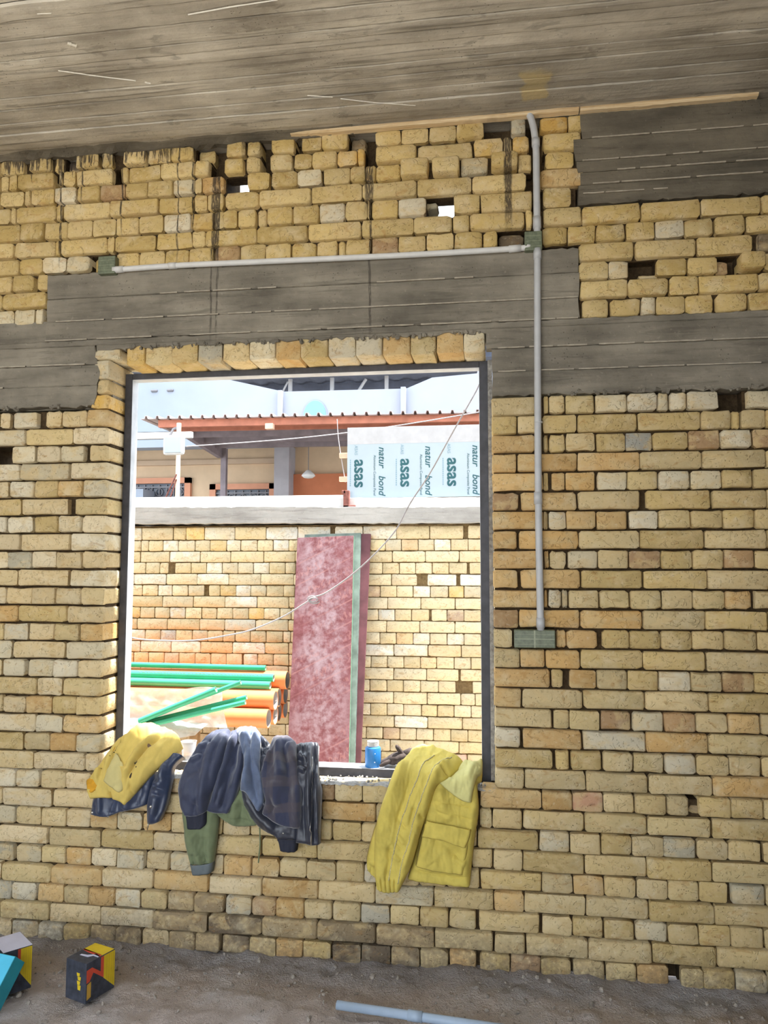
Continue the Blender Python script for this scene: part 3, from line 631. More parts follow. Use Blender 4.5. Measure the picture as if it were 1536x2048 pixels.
def brick_mesh(w, h, d, chip=.2, rag=1.0):
    """worn brick, front face towards -y, origin at the centre of the front face (50 triangles)"""
    hw, hh = w / 2, h / 2
    rx = min(hw * .35, rng(.004, .011) * rag)
    rz = min(hh * .35, rng(.004, .010) * rag)
    pts = []
    for sx, sz in ((-1, -1), (1, -1), (1, 1), (-1, 1)):
        cx, cz = rx, rz
        if random.random() < chip:
            cx = min(w * .30, rng(.010, .022))
            cz = min(h * .4, rng(.008, .022))
            if random.random() < .5:
                cx *= .4
            else:
                cz *= .5
        a = (sx * hw, sz * (hh - cz))
        b = (sx * (hw - cx), sz * hh)
        pair = (a, b) if sx * sz > 0 else (b, a)
        if sx == 1 and sz == -1:
            pts.append((rng(-.15, .15) * w, -hh + rng(-.0015, .003)))
        if sx == -1 and sz == 1:
            pts.append((rng(-.15, .15) * w, hh - rng(-.0015, .003)))
        pts += pair
    # order: corner(-,-): a,b ; mid bottom ; corner(+,-): b,a ; corner(+,+): a,b ; mid top ; corner(-,+): b,a
    j = .0016 * rag
    pts = [(x + rng(-j, j), z + rng(-j, j)) for x, z in pts]
    n = len(pts)
    tx, tz = rng(-.004, .004) * rag / max(w, .05), rng(-.004, .004) * rag / h
    v, f = [], []
    e = rng(.004, .008)
    ex = 1 - 2 * e / w
    ez = 1 - 2 * e / h
    for x, z in pts:
        v.append((x, d, z))
    for x, z in pts:
        v.append((x, .004 + rng(0, .003) + tx * x + tz * z, z))
    for x, z in pts:
        v.append((x * ex, tx * x + tz * z + rng(-.0008, .0008), z * ez))
    v.append((rng(-.1, .1) * w, rng(-.0025, .0005), rng(-.1, .1) * h))
    for i in range(n):
        k = (i + 1) % n
        f.append((i, i + n, k + n, k))
        f.append((i + n, i + 2 * n, k + 2 * n, k + n))
        f.append((i + 2 * n, 3 * n, k + 2 * n))
    me = bpy.data.meshes.new('brick')
    me.from_pydata(v, [], [tuple(reversed(q)) for q in f])
    return me


def add_brick(parent, x0, x1, z0, z1, yf, d, flag, mat, out=False, chip=.2, rag=1.0):
    me = brick_mesh(x1 - x0, z1 - z0, d, chip, rag)
    me.materials.append(mat)
    me.polygons.foreach_set('use_smooth', [True] * len(me.polygons))
    me.set_sharp_from_angle(angle=math.radians(50))
    o = bpy.data.objects.new('brick', me)
    COL.objects.link(o)
    o.parent = parent
    o.location = ((x0 + x1) / 2, yf, (z0 + z1) / 2)
    o.color = brick_color(flag, out)
    return o


ROWS = []
for ln in BRICKS.strip().split('\n'):
    w = ln.split()
    pcs = []
    for q in w[1:]:
        e = q.split(',')
        pcs.append((int(e[0]) / 1000, int(e[1]) / 1000, e[2] if len(e) > 2 else ''))
    ROWS.append((w[0][0], int(w[0][1:]), pcs))

ZU = [3.528, 3.452, 3.372, 3.292, 3.21, 3.122, 3.042, 2.962, 2.88, 2.80, 2.72, 2.638]
XL, XR = -2.75, 1.55           # how far the front wall is built
JL, JR = -1.733, -.028         # window jambs


def row_z(sec, row):
    if sec in 'RLB':
        return .08 * row, .08 * row + .08
    if sec in 'UVW':
        return ZU[row + 1], ZU[row]
    z1 = 1.911 - .0826 * row
    return z1 - .0826, z1


def extend(pcs, lo, hi, step):
    """carry the coursing on past the edge of the picture"""
    pcs = sorted(pcs)
    while pcs[0][0] - .006 > lo + .05:
        b = pcs[0][0] - .007
        pcs.insert(0, (max(lo, b - step), b, ''))
    while pcs[-1][1] + .006 < hi - .05:
        a = pcs[-1][1] + .007
        pcs.append((a, min(hi, a + step), ''))
    return pcs


cores = {k: MB() for k in 'LRBUY'}
todo = []
for sec, row, pcs in ROWS:
    z0, z1 = row_z(sec, row)
    own = {'V': 'U', 'W': 'U'}.get(sec, sec)
    lo, hi = {'L': (XL, JL), 'R': (JR, XR), 'B': (XL, XR), 'U': (XL, XR), 'V': (XL, -2.05), 'W': (.34, XR), 'Y': (-3.9, 1.4)}[sec]
    if sec == 'U' and row <= 4:
        hi = max(p[1] for p in pcs) + .02
    step = sum(p[1] - p[0] for p in pcs) / len(pcs)
    step = .232 if step > .165 else .112
    if sec == 'Y':
        pass
    elif sec == 'U' and row <= 4:
        pcs = extend(pcs, lo, max(p[1] for p in pcs), step)
    else:
        if sec == 'L':
            pcs = extend(pcs, lo, max(p[1] for p in pcs), step)
        elif sec == 'R':
            pcs = extend(pcs, min(p[0] for p in pcs), hi, step)
        elif sec == 'V':
            pcs = extend(pcs, lo, max(p[1] for p in pcs), step)
        elif sec == 'W':
            pcs = extend(pcs, min(p[0] for p in pcs), hi, step)
        else:
            pcs = extend(pcs, lo, hi, step)
    todo.append((sec, row, own, pcs, z0, z1))
    # mortar core of this course, set back behind the brick faces, hollow where bricks are missing
    if sec != 'Y':
        segs = []
        x = lo + (0.0 if sec != 'R' else .006)
        end = hi - (.006 if sec == 'L' else 0)
        for a, b, fl in pcs:
            if fl in ('c', 't', 'x', 'q'):
                a2, b2 = max(a - .004, x), min(b + .004, end)
                if a2 > x:
                    segs.append((x, a2, .034))
                if fl != 't':
                    segs.append((a2, b2, {'c': .095, 'x': .06, 'q': .10}[fl]))
                x = b2
        if end > x:
            segs.append((x, end, .034))
        for a, b, y in segs:
            yb = .228
            # the outer leaf is missing above the two see-through holes
            if sec == 'U' and ((row in (0, 1) and a < -1.10 and b > -1.21) or (row in (2, 3) and a < -.185 and b > -.30)):
                hx = (-1.225, -1.095) if row < 2 else (-.305, -.18)
                for a2, b2, yb2 in ((a, max(a, hx[0]), .228), (max(a, hx[0]), min(b, hx[1]), max(y + .02, .105)), (min(b, hx[1]), b, .228)):
                    if b2 - a2 > .001:
                        cores[own].box(a2, b2, y, yb2, z0, z1)
                continue
            cores[own].box(a, b, y, yb, z0, .70 if (sec == 'B' and row == 8) else z1)

WALLS = {}
WALLS['B'] = cores['B'].build('wall_front_lower', M['mortar'])
tag(WALLS['B'], 'yellow brick wall below the window, dirty along its foot', 'wall', kind='structure')
WALLS['L'] = cores['L'].build('wall_front_left', M['mortar'])
tag(WALLS['L'], 'pale yellow brick pier to the left of the window', 'wall', kind='structure')
WALLS['R'] = cores['R'].build('wall_front_right', M['mortar'])
tag(WALLS['R'], 'yellow brick wall to the right of the window', 'wall', kind='structure')
WALLS['U'] = cores['U'].build('wall_front_upper', M['mortar'])
tag(WALLS['U'], 'yellow brickwork above the concrete beam with dark slurry runs', 'wall', kind='structure')

for sec, row, own, pcs, z0, z1 in todo:
    if sec == 'Y':
        continue
    for i, (a, b, fl) in enumerate(pcs):
        if fl in ('c', 't', 'x'):
            continue
        yf = rng(-.005, .005)
        d = .105
        fl2 = '' if (sec == 'U' and fl == 'k') else fl
        if fl == 'r':
            yf, fl2 = .016, ''
        elif fl == 'q':
            yf, d, fl2 = .055, .16, random.choice(('', 'k'))
        elif fl == 'p':
            yf, fl2 = -.034, 'w' if random.random() < .5 else ''
        elif fl == 'G':
            yf = .014
        if fl2 == '':
            if sec == 'L' or (sec == 'B' and a < -1.0):
                fl2 = 'l' if random.random() < .6 else ''
            elif sec in 'UVW':
                fl2 = 'Y'
        g = rng(.0025, .0055)
        if (sec == 'L' and i == len(pcs) - 1):
            b, d = JL, .235
        if (sec == 'R' and i == 0):
            a, d = JR, .235
        if sec in 'UVW':
            chip, rag = .30, 1.25
        else:
            chip, rag = .13, 1.0
        add_brick(WALLS[own], a, b, z0 + g, z1 - rng(.0025, .0055), yf, d, fl2, M['brick_up' if own == 'U' else 'brick'], False, chip, rag)

# broken stretchers next to the gap above the conduit box, and rubble left inside two voids
for x0, x1, z0, z1, yf, fl in ((-1.60, -1.53, 3.30, 3.335, .02, ''), (.585, .66, 2.802, 2.822, .03, ''), (.885, .935, 2.805, 2.86, .03, 'b'),
                               (-.32, -.255, 3.175, 3.2, .05, 'g'), (.72, .78, .645, .68, .03, 'd')):
    add_brick(WALLS['U' if z0 > 1 else 'B'], x0, x1, z0, z1, yf, .08, fl, M['brick'], False, .8, 1.6)

# brick ends hanging over the window head and the little stack beside the head of the left jamb
SOLD = [-1.657, -1.572, -1.566, -1.446, -1.442, -1.321, -1.317, -1.209, -1.203, -1.087, -1.081, -.965, -.961, -.854, -.851, -.733, -.727, -.609,
        -.605, -.493, -.49, -.373, -.369, -.261, -.257, -.146, -.143, -.055]
scol = ['y', '', '', 'g', '', 'w', 'o', '', 'w', 'w', 'o', '', 'o', 'w']
for i in range(14):
    x0, x1 = SOLD[2 * i], SOLD[2 * i + 1]
    add_brick(WALLS['U'], x0, x1, 2.514 + rng(-.003, .003), 2.605 + rng(-.006, .01), rng(-.004, .006), .23, scol[i], M['brick'], False, .25, 1.3)
for x0, x1, z0, z1, fl in ((-1.81, -1.686, 2.545, 2.59, 'w'), (-1.811, -1.735, 2.456, 2.541, 'w'), (-1.792, -1.735, 2.388, 2.452, ''),
                           (-1.817, -1.735, 2.322, 2.384, 'y')):
    add_brick(WALLS['U'], x0, x1, z0, z1, -.004, .235, fl, M['brick'], False, .5, 1.5)

# ------------------------------------------------------------------ concrete beam above the window


def slab(mb, x0, x1, zb, zt, y, jb=.0015, jt=.0015, yb=.05, dx=.022, jl=0, jr=0, rel=.0012):
    """piece of board-marked concrete with slightly ragged edges"""
    n = max(2, int((x1 - x0) / dx))
    v, f = [], []
    for i in range(n + 1):
        x = x0 + (x1 - x0) * i / n
        zb_ = (zb(x) if callable(zb) else zb) + rng(-jb, jb)
        zt_ = (zt(x) if callable(zt) else zt) + rng(-jt, jt)
        ex = (rng(-jl, jl) if i == 0 else 0) + (rng(-jr, jr) if i == n else 0)
        e2 = (rng(-jl, jl) if i == 0 else 0) + (rng(-jr, jr) if i == n else 0)
        yy = y + noise.noise((x * 4, zb_ * 7, 3)) * rel
        v += [(x + ex, yb, zb_), (x + ex, yy + .003, zb_), (x + ex, yy, zb_ + .004), (x + e2, yy + rng(-rel, rel) * .5, (zb_ + zt_) / 2),
              (x + e2, yy, zt_ - .004), (x + e2, yy + .003, zt_), (x + e2, yb, zt_)]
    for i in range(n):
        for k in range(6):
            a = i * 7 + k
            f.append((a, a + 7, a + 8, a + 1))
    f.append(tuple(range(7)))
    f.append(tuple(range(n * 7 + 6, n * 7 - 1, -1)))
    mb.add(v, [q[::-1] for q in f])


beam = MB()
top = lambda x: 2.952 - .012 * (x + 2.05) / 2.4
BL = [2.952, 2.836, 2.728, 2.640]
for i in range(3):
    slab(beam, -2.05, .336, BL[i + 1] + .001, top if i == 0 else BL[i], rng(-.008, -.003), jt=.004 if i == 0 else .001, jl=.004, jr=.004)
slab(beam, XL, XR, 2.612, 2.639, -.004, jb=.001, jt=.003)
# left of the window head
beam.box(XL, -2.045, .004, .228, 2.63, 2.735)
slab(beam, XL, -1.80, 2.525, 2.611, -.006, jr=.01)
slab(beam, XL, -1.79, 2.428, 2.524, -.003, jr=.012)
slab(beam, XL, -1.80, 2.332, 2.427, -.008, jb=.007, jr=.012)
slab(beam, -1.80, -1.66, 2.588, 2.613, -.003, jb=.006)
# over the window head
slab(beam, -1.66, -.03, 2.596, 2.613, -.006, jb=.008)
# right of the window
slab(beam, -.052, XR, 2.525, 2.611, -.007, jl=.004)
slab(beam, -.024, XR, 2.424, 2.524, -.003, jl=.003)
slab(beam, -.024, XR, 2.322, 2.423, -.008, jb=.006, jl=.003)
# solid behind the faces
beam.box(-2.04, .33, .049, .228, 2.62, 2.945)
beam.box(XL, XR, .049, .228, 2.606, 2.64)
beam.box(XL, -1.742, .049, .228, 2.33, 2.62)
beam.box(-.02, XR, .049, .228, 2.325, 2.62)
trim1 = beam.build('trim_1', M['concrete'])
tag(trim1, 'grey board-marked concrete beam running over the window', 'beam', kind='structure')
fins = MB()
for z, a, b in ((2.836, -.95, -.1), (2.728, -2.0, .33), (2.728, -.5, .33), (2.64, -2.05, .33), (2.525, .0, 1.5), (2.424, .0, 1.5), (2.525, -2.7, -1.85),
                (2.428, -2.7, -1.9), (2.836, -1.5, -.8)):
    x = a
    while x < b - .04:
        l = rng(.06, .30)
        if random.random() < .75:
            slab(fins, x, min(b, x + l), z - .0009, z + .0009 + rng(0, .0008), -.0115 - rng(0, .002), .0006, .0008, 0, .02)
        x += l + rng(.005, .05)
under(fins.build('board_seam', M['seam']), trim1)
# frayed cement at the lower edge of the beam
fr = MB()
for k in range(150):
    if random.random() < .55:
        x, z = rng(-1.66, -.06), 2.597 + rng(-.008, .004)
    else:
        x, z = (rng(.2, 1.3), 2.326 + rng(-.008, .006)) if random.random() < .6 else (rng(-2.5, -1.8), 2.335 + rng(-.01, .006))
    r = rng(.004, .011)
    M4 = Matrix.Translation((x, -.006, z)) @ Euler((rng(0, 3), rng(0, 3), rng(0, 3))).to_matrix().to_4x4()
    fr.box(-r, r, -r * .6, r * .6, -r * .5, r * .5, M4)
fo = under(fr.build('frayed_cement', M['concrete']), trim1)
fo['kind'] = 'stuff'

# concrete block at the upper right
ur = MB()
edges = [(3.528, 3.412, .36, .40), (3.411, 3.315, .33, .36), (3.314, 3.266, .34, .35), (3.265, 3.212, .345, .37), (3.211, 3.128, .35, .335)]
for i, (zt, zb, xa, xb) in enumerate(edges):
    slab(ur, xa, XR, zb, zt, rng(-.008, -.001), jb=.001 if i < 4 else .006, jt=.001 if i else .004, jl=.012)
ur.box(.36, XR, .049, .228, 3.13, 3.52)
trim2 = ur.build('trim_2', M['concrete_ur'])
tag(trim2, 'dark board-marked concrete block in the upper right wall corner', 'beam', kind='structure')
fins = MB()
for z, a, b in ((3.411, .4, 1.2), (3.314, .36, 1.5), (3.265, .5, 1.1), (3.211, .4, 1.5), (3.17, .36, .7)):
    x = a
    while x < b - .04:
        l = rng(.06, .30)
        slab(fins, x, min(b, x + l), z - .0014, z + .0016, -.0118, .0008, .0008, 0, .02)
        x += l + rng(.005, .04)
under(fins.build('board_seam', M['seam']), trim2)

# ------------------------------------------------------------------ ceiling
ce = MB()
y = .235
k = 0
while y > -1.75:
    w = rng(.055, .115)
    yb = y - w
    z = 3.533 + rng(-.006, .005)
    n = 90
    v, f = [], []
    for i in range(n + 1):
        x = XL - .3 + (XR + .6 - XL) * i / n
        ja, jb = rng(-.004, .0005), rng(-.0005, .004)
        zz = z + noise.noise((x * 3, y * 9, 0)) * .003
        v += [(x, y + ja, zz + .012), (x, y + ja - .002, zz + .001), (x, (y + yb) / 2, zz + rng(-.001, .0005)), (x, yb + jb + .002, zz + .001), (x, yb + jb, zz + .012)]
    for i in range(n):
        for q in range(4):
            a = i * 5 + q
            f.append((a, a + 1, a + 6, a + 5))
    ce.add(v, f)
    if random.random() < .10:
        xa = rng(XL, XR - .5)
        xb = min(XR, xa + rng(.4, 1.6))
        x = xa
        while x < xb:
            l = rng(.03, .14)
            h = rng(.002, .005)
            ce.add([(x, yb - .0015, 3.545), (x + l, yb - .0015, 3.545), (x + l, yb + .0015, 3.545), (x, yb + .0015, 3.545),
                    (x, yb, z - h), (x + l, yb, z - h * .6)], [(0, 1, 5, 4), (2, 3, 4, 5), (1, 2, 5), (3, 0, 4)])
            x += l + rng(.0, .08)
    y = yb
ce.box(XL - .3, XR + .3, -1.74, .24, 3.545, 3.72)
ce.box(-5.2, 4.6, -5.0, -1.74, 3.535, 3.72)
ce.box(-5.2, XL - .29, -1.75, .24, 3.535, 3.72)
ce.box(XR + .29, 4.6, -1.75, .24, 3.535, 3.72)
ceiling = ce.build('ceiling', M['ceiling'])
tag(ceiling, 'rough board-marked concrete ceiling', 'ceiling', kind='structure')


def seam(pts, w):
    mb = MB()
    for (a, b) in zip(pts, pts[1:]):
        a, b = Vector(a), Vector(b)
        d = (b - a).normalized()
        n = Vector((-d.y, d.x, 0)) * w
        v = []
        m = 6
        for i in range(m + 1):
            p = a.lerp(b, i / m)
            ww = rng(.5, 1.1)
            v += [p - n * ww, p + n * ww + Vector((0, 0, 0)), p + Vector((0, 0, -.003))]
        f = []
        for i in range(m):
            q = i * 3
            f += [(q, q + 3, q + 5, q + 2), (q + 1, q + 2, q + 5, q + 4)]
        mb.add(v, f)
    o = under(mb.build('plaster_seam', M['white_seam']), ceiling)
    return o


for pts, w in (([(-1.68, -.579, 3.5285), (-1.56, -.53, 3.5285), (-1.41, -.476, 3.5285)], .0028), ([(-.76, -.285, 3.5285), (-.66, -.26, 3.5285)], .003),
               ([(-.63, -.245, 3.5285), (-.50, -.20, 3.5285), (-.33, -.155, 3.5285)], .0022), ([(-1.06, -.80, 3.5285), (-.9, -.815, 3.5285), (-.73, -.825, 3.5285)], .003),
               ([(-1.38, -.46, 3.5285), (-1.36, -.45, 3.5285)], .006), ([(-1.56, -.72, 3.5285), (-1.535, -.70, 3.5285)], .012),
               ([(-1.58, -.88, 3.5285), (-1.53, -.875, 3.5285)], .002)):
    seam(pts, w)

# dark cement fillet between wall and ceiling on the left
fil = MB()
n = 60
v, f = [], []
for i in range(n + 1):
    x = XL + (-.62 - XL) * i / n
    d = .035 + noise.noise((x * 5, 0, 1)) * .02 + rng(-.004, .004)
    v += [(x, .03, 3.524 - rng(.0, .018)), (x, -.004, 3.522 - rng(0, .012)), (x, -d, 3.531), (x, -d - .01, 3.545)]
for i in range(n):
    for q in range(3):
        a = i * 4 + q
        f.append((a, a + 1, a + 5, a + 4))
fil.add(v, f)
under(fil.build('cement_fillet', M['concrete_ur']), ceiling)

# other walls of the room, outside the picture
wm = mortar('rendered_wall', rgb(150, 128, 92), rgb(186, 162, 118))
rw = MB()
rw.box(XL - 2.65, XL - 2.42, -5.0, .24, 0, 3.54)
o = rw.build('wall_left', wm)
tag(o, 'plain brick side wall left of the picture', 'wall', kind='structure')
rw = MB()
rw.box(XR + 2.85, XR + 3.05, -5.0, .24, 0, 3.54)
o = rw.build('wall_right', wm)
tag(o, 'plain brick side wall right of the picture', 'wall', kind='structure')
rw = MB()  # wall added out of view to keep light off the right side
rw.box(.9, 4.6, -5.0, -4.8, -.02, 3.54)
o = rw.build('wall_light_block', wm)
tag(o, 'unseen wall added behind the camera to block light on the right', 'wall', kind='structure')
rw = MB()
rw.box(XL - 2.42, XL, .02, .228, 0, 3.54)
rw.box(XR, XR + 2.85, .02, .228, 0, 3.54)
o = rw.build('wall_front_ends', wm)
tag(o, 'outer ends of the front wall beyond the picture edges', 'wall', kind='structure')

# ------------------------------------------------------------------ floor


def floor_h(x, y):
    n = noise.fractal((x * 2.6, y * 3.4, 1.7), .85, 2.1, 6) * .020
    n += noise.fractal((x * 14, y * 14, 4.1), .8, 2.0, 4) * .010
    n += max(0, noise.noise((x * 26, y * 26, 9))) ** 2 * .016
    foot = max(0, 1 - max(0, -y - .02) / .20)
    return -.004 + n + foot ** 1.4 * (.022 + noise.noise((x * 4, 0, 3)) * .016)


def floor_mat():
    t = NT('dirt_floor')
    P = t.pos()
    a = t.noise(P, 2.2, 5, .6)
    b = t.noise(P, 26, 5, .7)
    c = t.noise(P, 120, 3, .7)
    col = t.ramp(a, [(.32, rgb(180, 166, 158)), (.5, rgb(194, 182, 176)), (.68, rgb(202, 197, 198))])
    s = t.sep(P)
    cem = t.step(t.math('ADD', s[1], t.math('MULTIPLY', t.noise(P, 5, 3), .22)), -.12, .04)
    col = t.mix(t.math('MULTIPLY', cem, .7), col, rgb(148, 146, 148))
    col = t.mix(t.math('MULTIPLY', t.step(b, .56, .72), .5), col, rgb(128, 116, 110))
    col = t.mix(t.math('MULTIPLY', t.step(b, .42, .28), .35), col, rgb(196, 186, 178))
    col = t.mix(t.math('MULTIPLY', t.step(c, .62, .72), .35), col, rgb(190, 182, 174))
    t.bump(t.math('ADD', b, t.math('MULTIPLY', c, .6)), 1.0, .022)
    return t.done(col, .95, 0, .12)


M['floor'] = floor_mat()
nx, ny = 320, 110
x0, x1, y0, y1 = XL - .2, XR + .2, -1.7, .03
v = [(x0 + (x1 - x0) * i / nx, y0 + (y1 - y0) * j / ny, 0) for j in range(ny + 1) for i in range(nx + 1)]
v = [(x, y, floor_h(x, y)) for x, y, _ in v]
f = [(j * (nx + 1) + i, j * (nx + 1) + i + 1, (j + 1) * (nx + 1) + i + 1, (j + 1) * (nx + 1) + i) for j in range(ny) for i in range(nx)]
fl = MB().add(v, f)
fl.box(-5.2, 4.6, -5.0, -1.69, -.3, -.012)
fl.box(-5.2, x0 + .01, -1.7, .24, -.3, -.012)
fl.box(x1 - .01, 4.6, -1.7, .24, -.3, -.012)
fl.box(x0, x1, -1.7, .24, -.3, -.06)
floor = fl.build('floor', M['floor'], smooth=True)
tag(floor, 'uneven dirt floor with cement crumbs along the wall', 'floor', kind='structure')

M['pebble'] = plain('pebble', rgb(158, 150, 142), .9, 0, .2, .18, 40, .3)
pb = MB()
for k in range(800):
    x = rng(-2.2, 1.15)
    y = -.03 - abs(random.gauss(0, .24))
    if y < -1.1:
        continue
    r = rng(.002, .0055) if random.random() < .88 else rng(.006, .013)
    c = Vector((x, y, floor_h(x, y) + r * .3))
    bm = bmesh.new()
    bmesh.ops.create_icosphere(bm, subdivisions=1, radius=r)
    E_ = Euler((rng(0, 3), rng(0, 3), rng(0, 3))).to_matrix()
    for q in bm.verts:
        q.co = E_ @ Vector((q.co.x * rng(.8, 1.5), q.co.y * rng(.7, 1.1), q.co.z * rng(.5, .8))) + c
    bm.verts.index_update()
    pb.add([q.co.copy() for q in bm.verts], [[w.index for w in p.verts] for p in bm.faces])
    bm.free()
o = pb.build('rubble', M['pebble'])
tag(o, 'loose cement crumbs and pebbles scattered on the dirt floor', 'rubble', kind='stuff')
# ground behind the house, open to the sky
gb = MB().box(-14, 14, -22, -4.99, -.3, -.02)
M['ground'] = mortar('dry_ground', rgb(176, 168, 154), rgb(206, 198, 184))
o = gb.build('floor_back_yard', M['ground'])
tag(o, 'dry open ground behind the room', 'ground', kind='structure')

# ------------------------------------------------------------------ window frame
win = MB()
FX0, FX1, FZ0, FZ1, FY0, FY1 = JL + .002, JR - .016, .700, 2.514, .145, .205
window = thing('window_1', ((FX0 + FX1) / 2, .18, FZ0), 'dark steel window frame without glass set into the brick opening', 'window', kind='structure')
under(MB().bbox(FX0, FX0 + .035, FY0, FY1, FZ0, FZ1, .002).build('frame_side', M['black_steel']), window)
under(MB().bbox(FX1 - .038, FX1, FY0, FY1, FZ0, FZ1, .002).build('frame_side', M['black_steel']), window)
under(MB().bbox(FX0 + .035, FX1 - .038, FY0, FY1, FZ1 - .028, FZ1, .002).build('frame_head', M['black_steel']), window)
under(MB().bbox(FX0 + .035, FX1 - .038, FY0, .235, FZ0, .743, .002).build('frame_bottom', M['black_steel']), window)
# added pale lining: daylight on the inner faces put into its colour
M['lit_lining'] = plain('lit_frame_lining', rgb(196, 200, 206), .5, .15, .4, .06, 18)
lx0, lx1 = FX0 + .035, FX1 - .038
under(MB().box(lx0, lx0 + .0012, FY0 + .002, FY1, .743, FZ1 - .028).build('lining', M['lit_lining']), window)
under(MB().box(lx1 - .0012, lx1, FY0 + .002, FY1, .743, FZ1 - .028).build('lining', M['lit_lining']), window)
under(MB().box(lx0, lx1, FY0 + .002, FY1, FZ1 - .0292, FZ1 - .028).build('lining', M['lit_lining']), window)
under(MB().box(lx0, lx1, FY0 + .002, .235, .743, .7442).build('lining', M['lit_lining']), window)
# cement packing between frame and right jamb
pk = MB()
for k in range(60):
    z = .72 + 1.79 * k / 60
    pk.box(FX1 - .001, JR + .002, .12 + rng(-.002, .003), .21, z, z + .0305)
under(pk.build('cement_packing', M['grey_mortar']), window)
# rough cement bed in front of the frame
sm = MB()
n, m = 150, 12
v, f = [], []
for j in range(m + 1):
    for i in range(n + 1):
        x = JL + (JR - JL) * i / n
        yy = -.006 + .156 * j / m
        z = .7185 + noise.fractal((x * 18, yy * 18, 2), .8, 2, 4) * .005 - .013 * (j / m) ** 1.5
        if j == 0:
            z = .712 + rng(-.004, .002)
            yy += rng(-.004, .004)
        v.append((x, yy, z))
for j in range(m):
    for i in range(n):
        a = j * (n + 1) + i
        f.append((a, a + 1, a + n + 2, a + n + 1))
sm.add(v, f)
under(sm.build('cement_bed', M['grey_mortar']), window)
cr = MB()
for k in range(170):
    x, yy, r = rng(JL + .02, JR - .02), rng(.0, .14), rng(.002, .0055)
    M4 = Matrix.Translation((x, yy, .722 - yy * .07)) @ Euler((rng(0, 3), rng(0, 3), rng(0, 3))).to_matrix().to_4x4()
    cr.box(-r, r, -r * .7, r * .7, -r * .6, r * .6, M4)
o = under(cr.build('cement_crumbs', M['grey_mortar']), window)
o['kind'] = 'stuff'

# ------------------------------------------------------------------ yard outside the window
yw = MB()
yw.box(-5.2, 4.6, 2.312, 2.52, -.3, 1.935)
WALLS['Y'] = yw.build('wall_yard', M['mortar_out'])
tag(WALLS['Y'], 'bright yellow brick yard wall beyond the window', 'wall', kind='structure')
for sec, row, own, pcs, z0, z1 in todo:
    if sec != 'Y':
        continue
    for a, b, fl in pcs:
        yf = 2.30 + rng(-.003, .003)
        if fl == 'q':
            yf, fl = 2.33, 'y'
        if b - a < .03 or b < -2.74:
            continue
        if row == 0:
            z1 = 1.925
        add_brick(WALLS['Y'], a, b, z0 + .003, z1 - .003, yf, .07, fl, M['brick_out'], True, .12, .8)
# the rest of the yard wall's bricks, beyond what the window shows
rest = MB()
for row in range(24):
    z0, z1 = row_z('Y', row)
    own_ = [p for s_, r_, o_, pc, a_, b_ in todo if s_ == 'Y' and r_ == row for p in pc]
    lim = max([p[1] for p in own_ if p[1] > -2.74], default=-2.6)
    lo_ = min([p[0] for p in own_ if p[1] > -2.74], default=-2.6)
    st = .236 if row % 2 == 0 else .118
    for x, end, sg in ((lim + .007, 4.4, 1), (lo_ - .007, -5.0, -1)):
        while (end - x) * sg > .05:
            a, b = (x, x + st - .007) if sg > 0 else (x - st + .007, x)
            g_ = rng(-.003, .003)
            e = .005
            v = [(a, 2.34, z0 + .004), (b, 2.34, z0 + .004), (b, 2.34, z1 - .004), (a, 2.34, z1 - .004), (a, 2.305 + g_, z0 + .004), (b, 2.305 + g_, z0 + .004),
                 (b, 2.305 + g_, z1 - .004), (a, 2.305 + g_, z1 - .004), (a + e, 2.30 + g_, z0 + .009), (b - e, 2.30 + g_, z0 + .009), (b - e, 2.30 + g_, z1 - .009), (a + e, 2.30 + g_, z1 - .009)]
            rest.add(v, [(8, 9, 10, 11), (4, 5, 9, 8), (5, 6, 10, 9), (6, 7, 11, 10), (7, 4, 8, 11), (0, 1, 5, 4), (1, 2, 6, 5), (2, 3, 7, 6), (3, 0, 4, 7)])
            x += st * sg
ro = under(rest.build('outer_bricks', M['brick_out']), WALLS['Y'])
ro['kind'] = 'stuff'
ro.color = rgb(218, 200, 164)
cp = MB()
slab(cp, -5.2, 4.6, lambda x: 1.938 - .004 * x, lambda x: 2.052 - .010 * x, 2.268, .004, .005, 2.55, .05)
under(cp.build('coping', M['coping']), WALLS['Y'])
M['white_paint'] = plain('white_paint', rgb(214, 214, 212), .7, 0, .3, .03, 12)
cp = MB()
slab(cp, -5.2, 4.6, lambda x: 2.045 - .012 * x, lambda x: 2.125 - .008 * x, 2.335, .004, .002, 2.54, .05)
under(cp.build('plaster_course', M['white_paint']), WALLS['Y'])
o = MB().box(-5.2, 4.6, .229, 2.6, -.3, -.05).build('floor_yard', M['ground'])
tag(o, 'sunlit ground of the narrow yard', 'ground', kind='structure')
M['street'] = mortar('asphalt', rgb(96, 95, 94), rgb(124, 122, 120))
o = MB().box(-30, 30, 2.53, 40, -.3, -.06).build('floor_street', M['street'])
tag(o, 'dusty street ground behind the yard wall', 'ground', kind='structure')

# timber trestle that carries the pipes
M['trestle'] = plain('weathered_timber', rgb(176, 150, 116), .85, 0, .2, .1, 20, .2)
for xt, lab in ((-2.15, 'weathered timber trestle under the right end of the pipes'), (-3.2, 'weathered timber trestle under the left end of the pipes')):
    tr = thing('pipe_trestle', (xt, 1.93, -.05), lab, 'trestle', 'timber trestles carrying the pipes')
    under(MB().bbox(xt - .035, xt + .035, 1.66, 2.24, .516, .586, .003).build('beam', M['trestle']), tr)
    for yy in (1.72, 2.16):
        under(MB().bbox(xt - .03, xt + .03, yy - .03, yy + .03, -.05, .517, .003).build('leg', M['trestle']), tr)

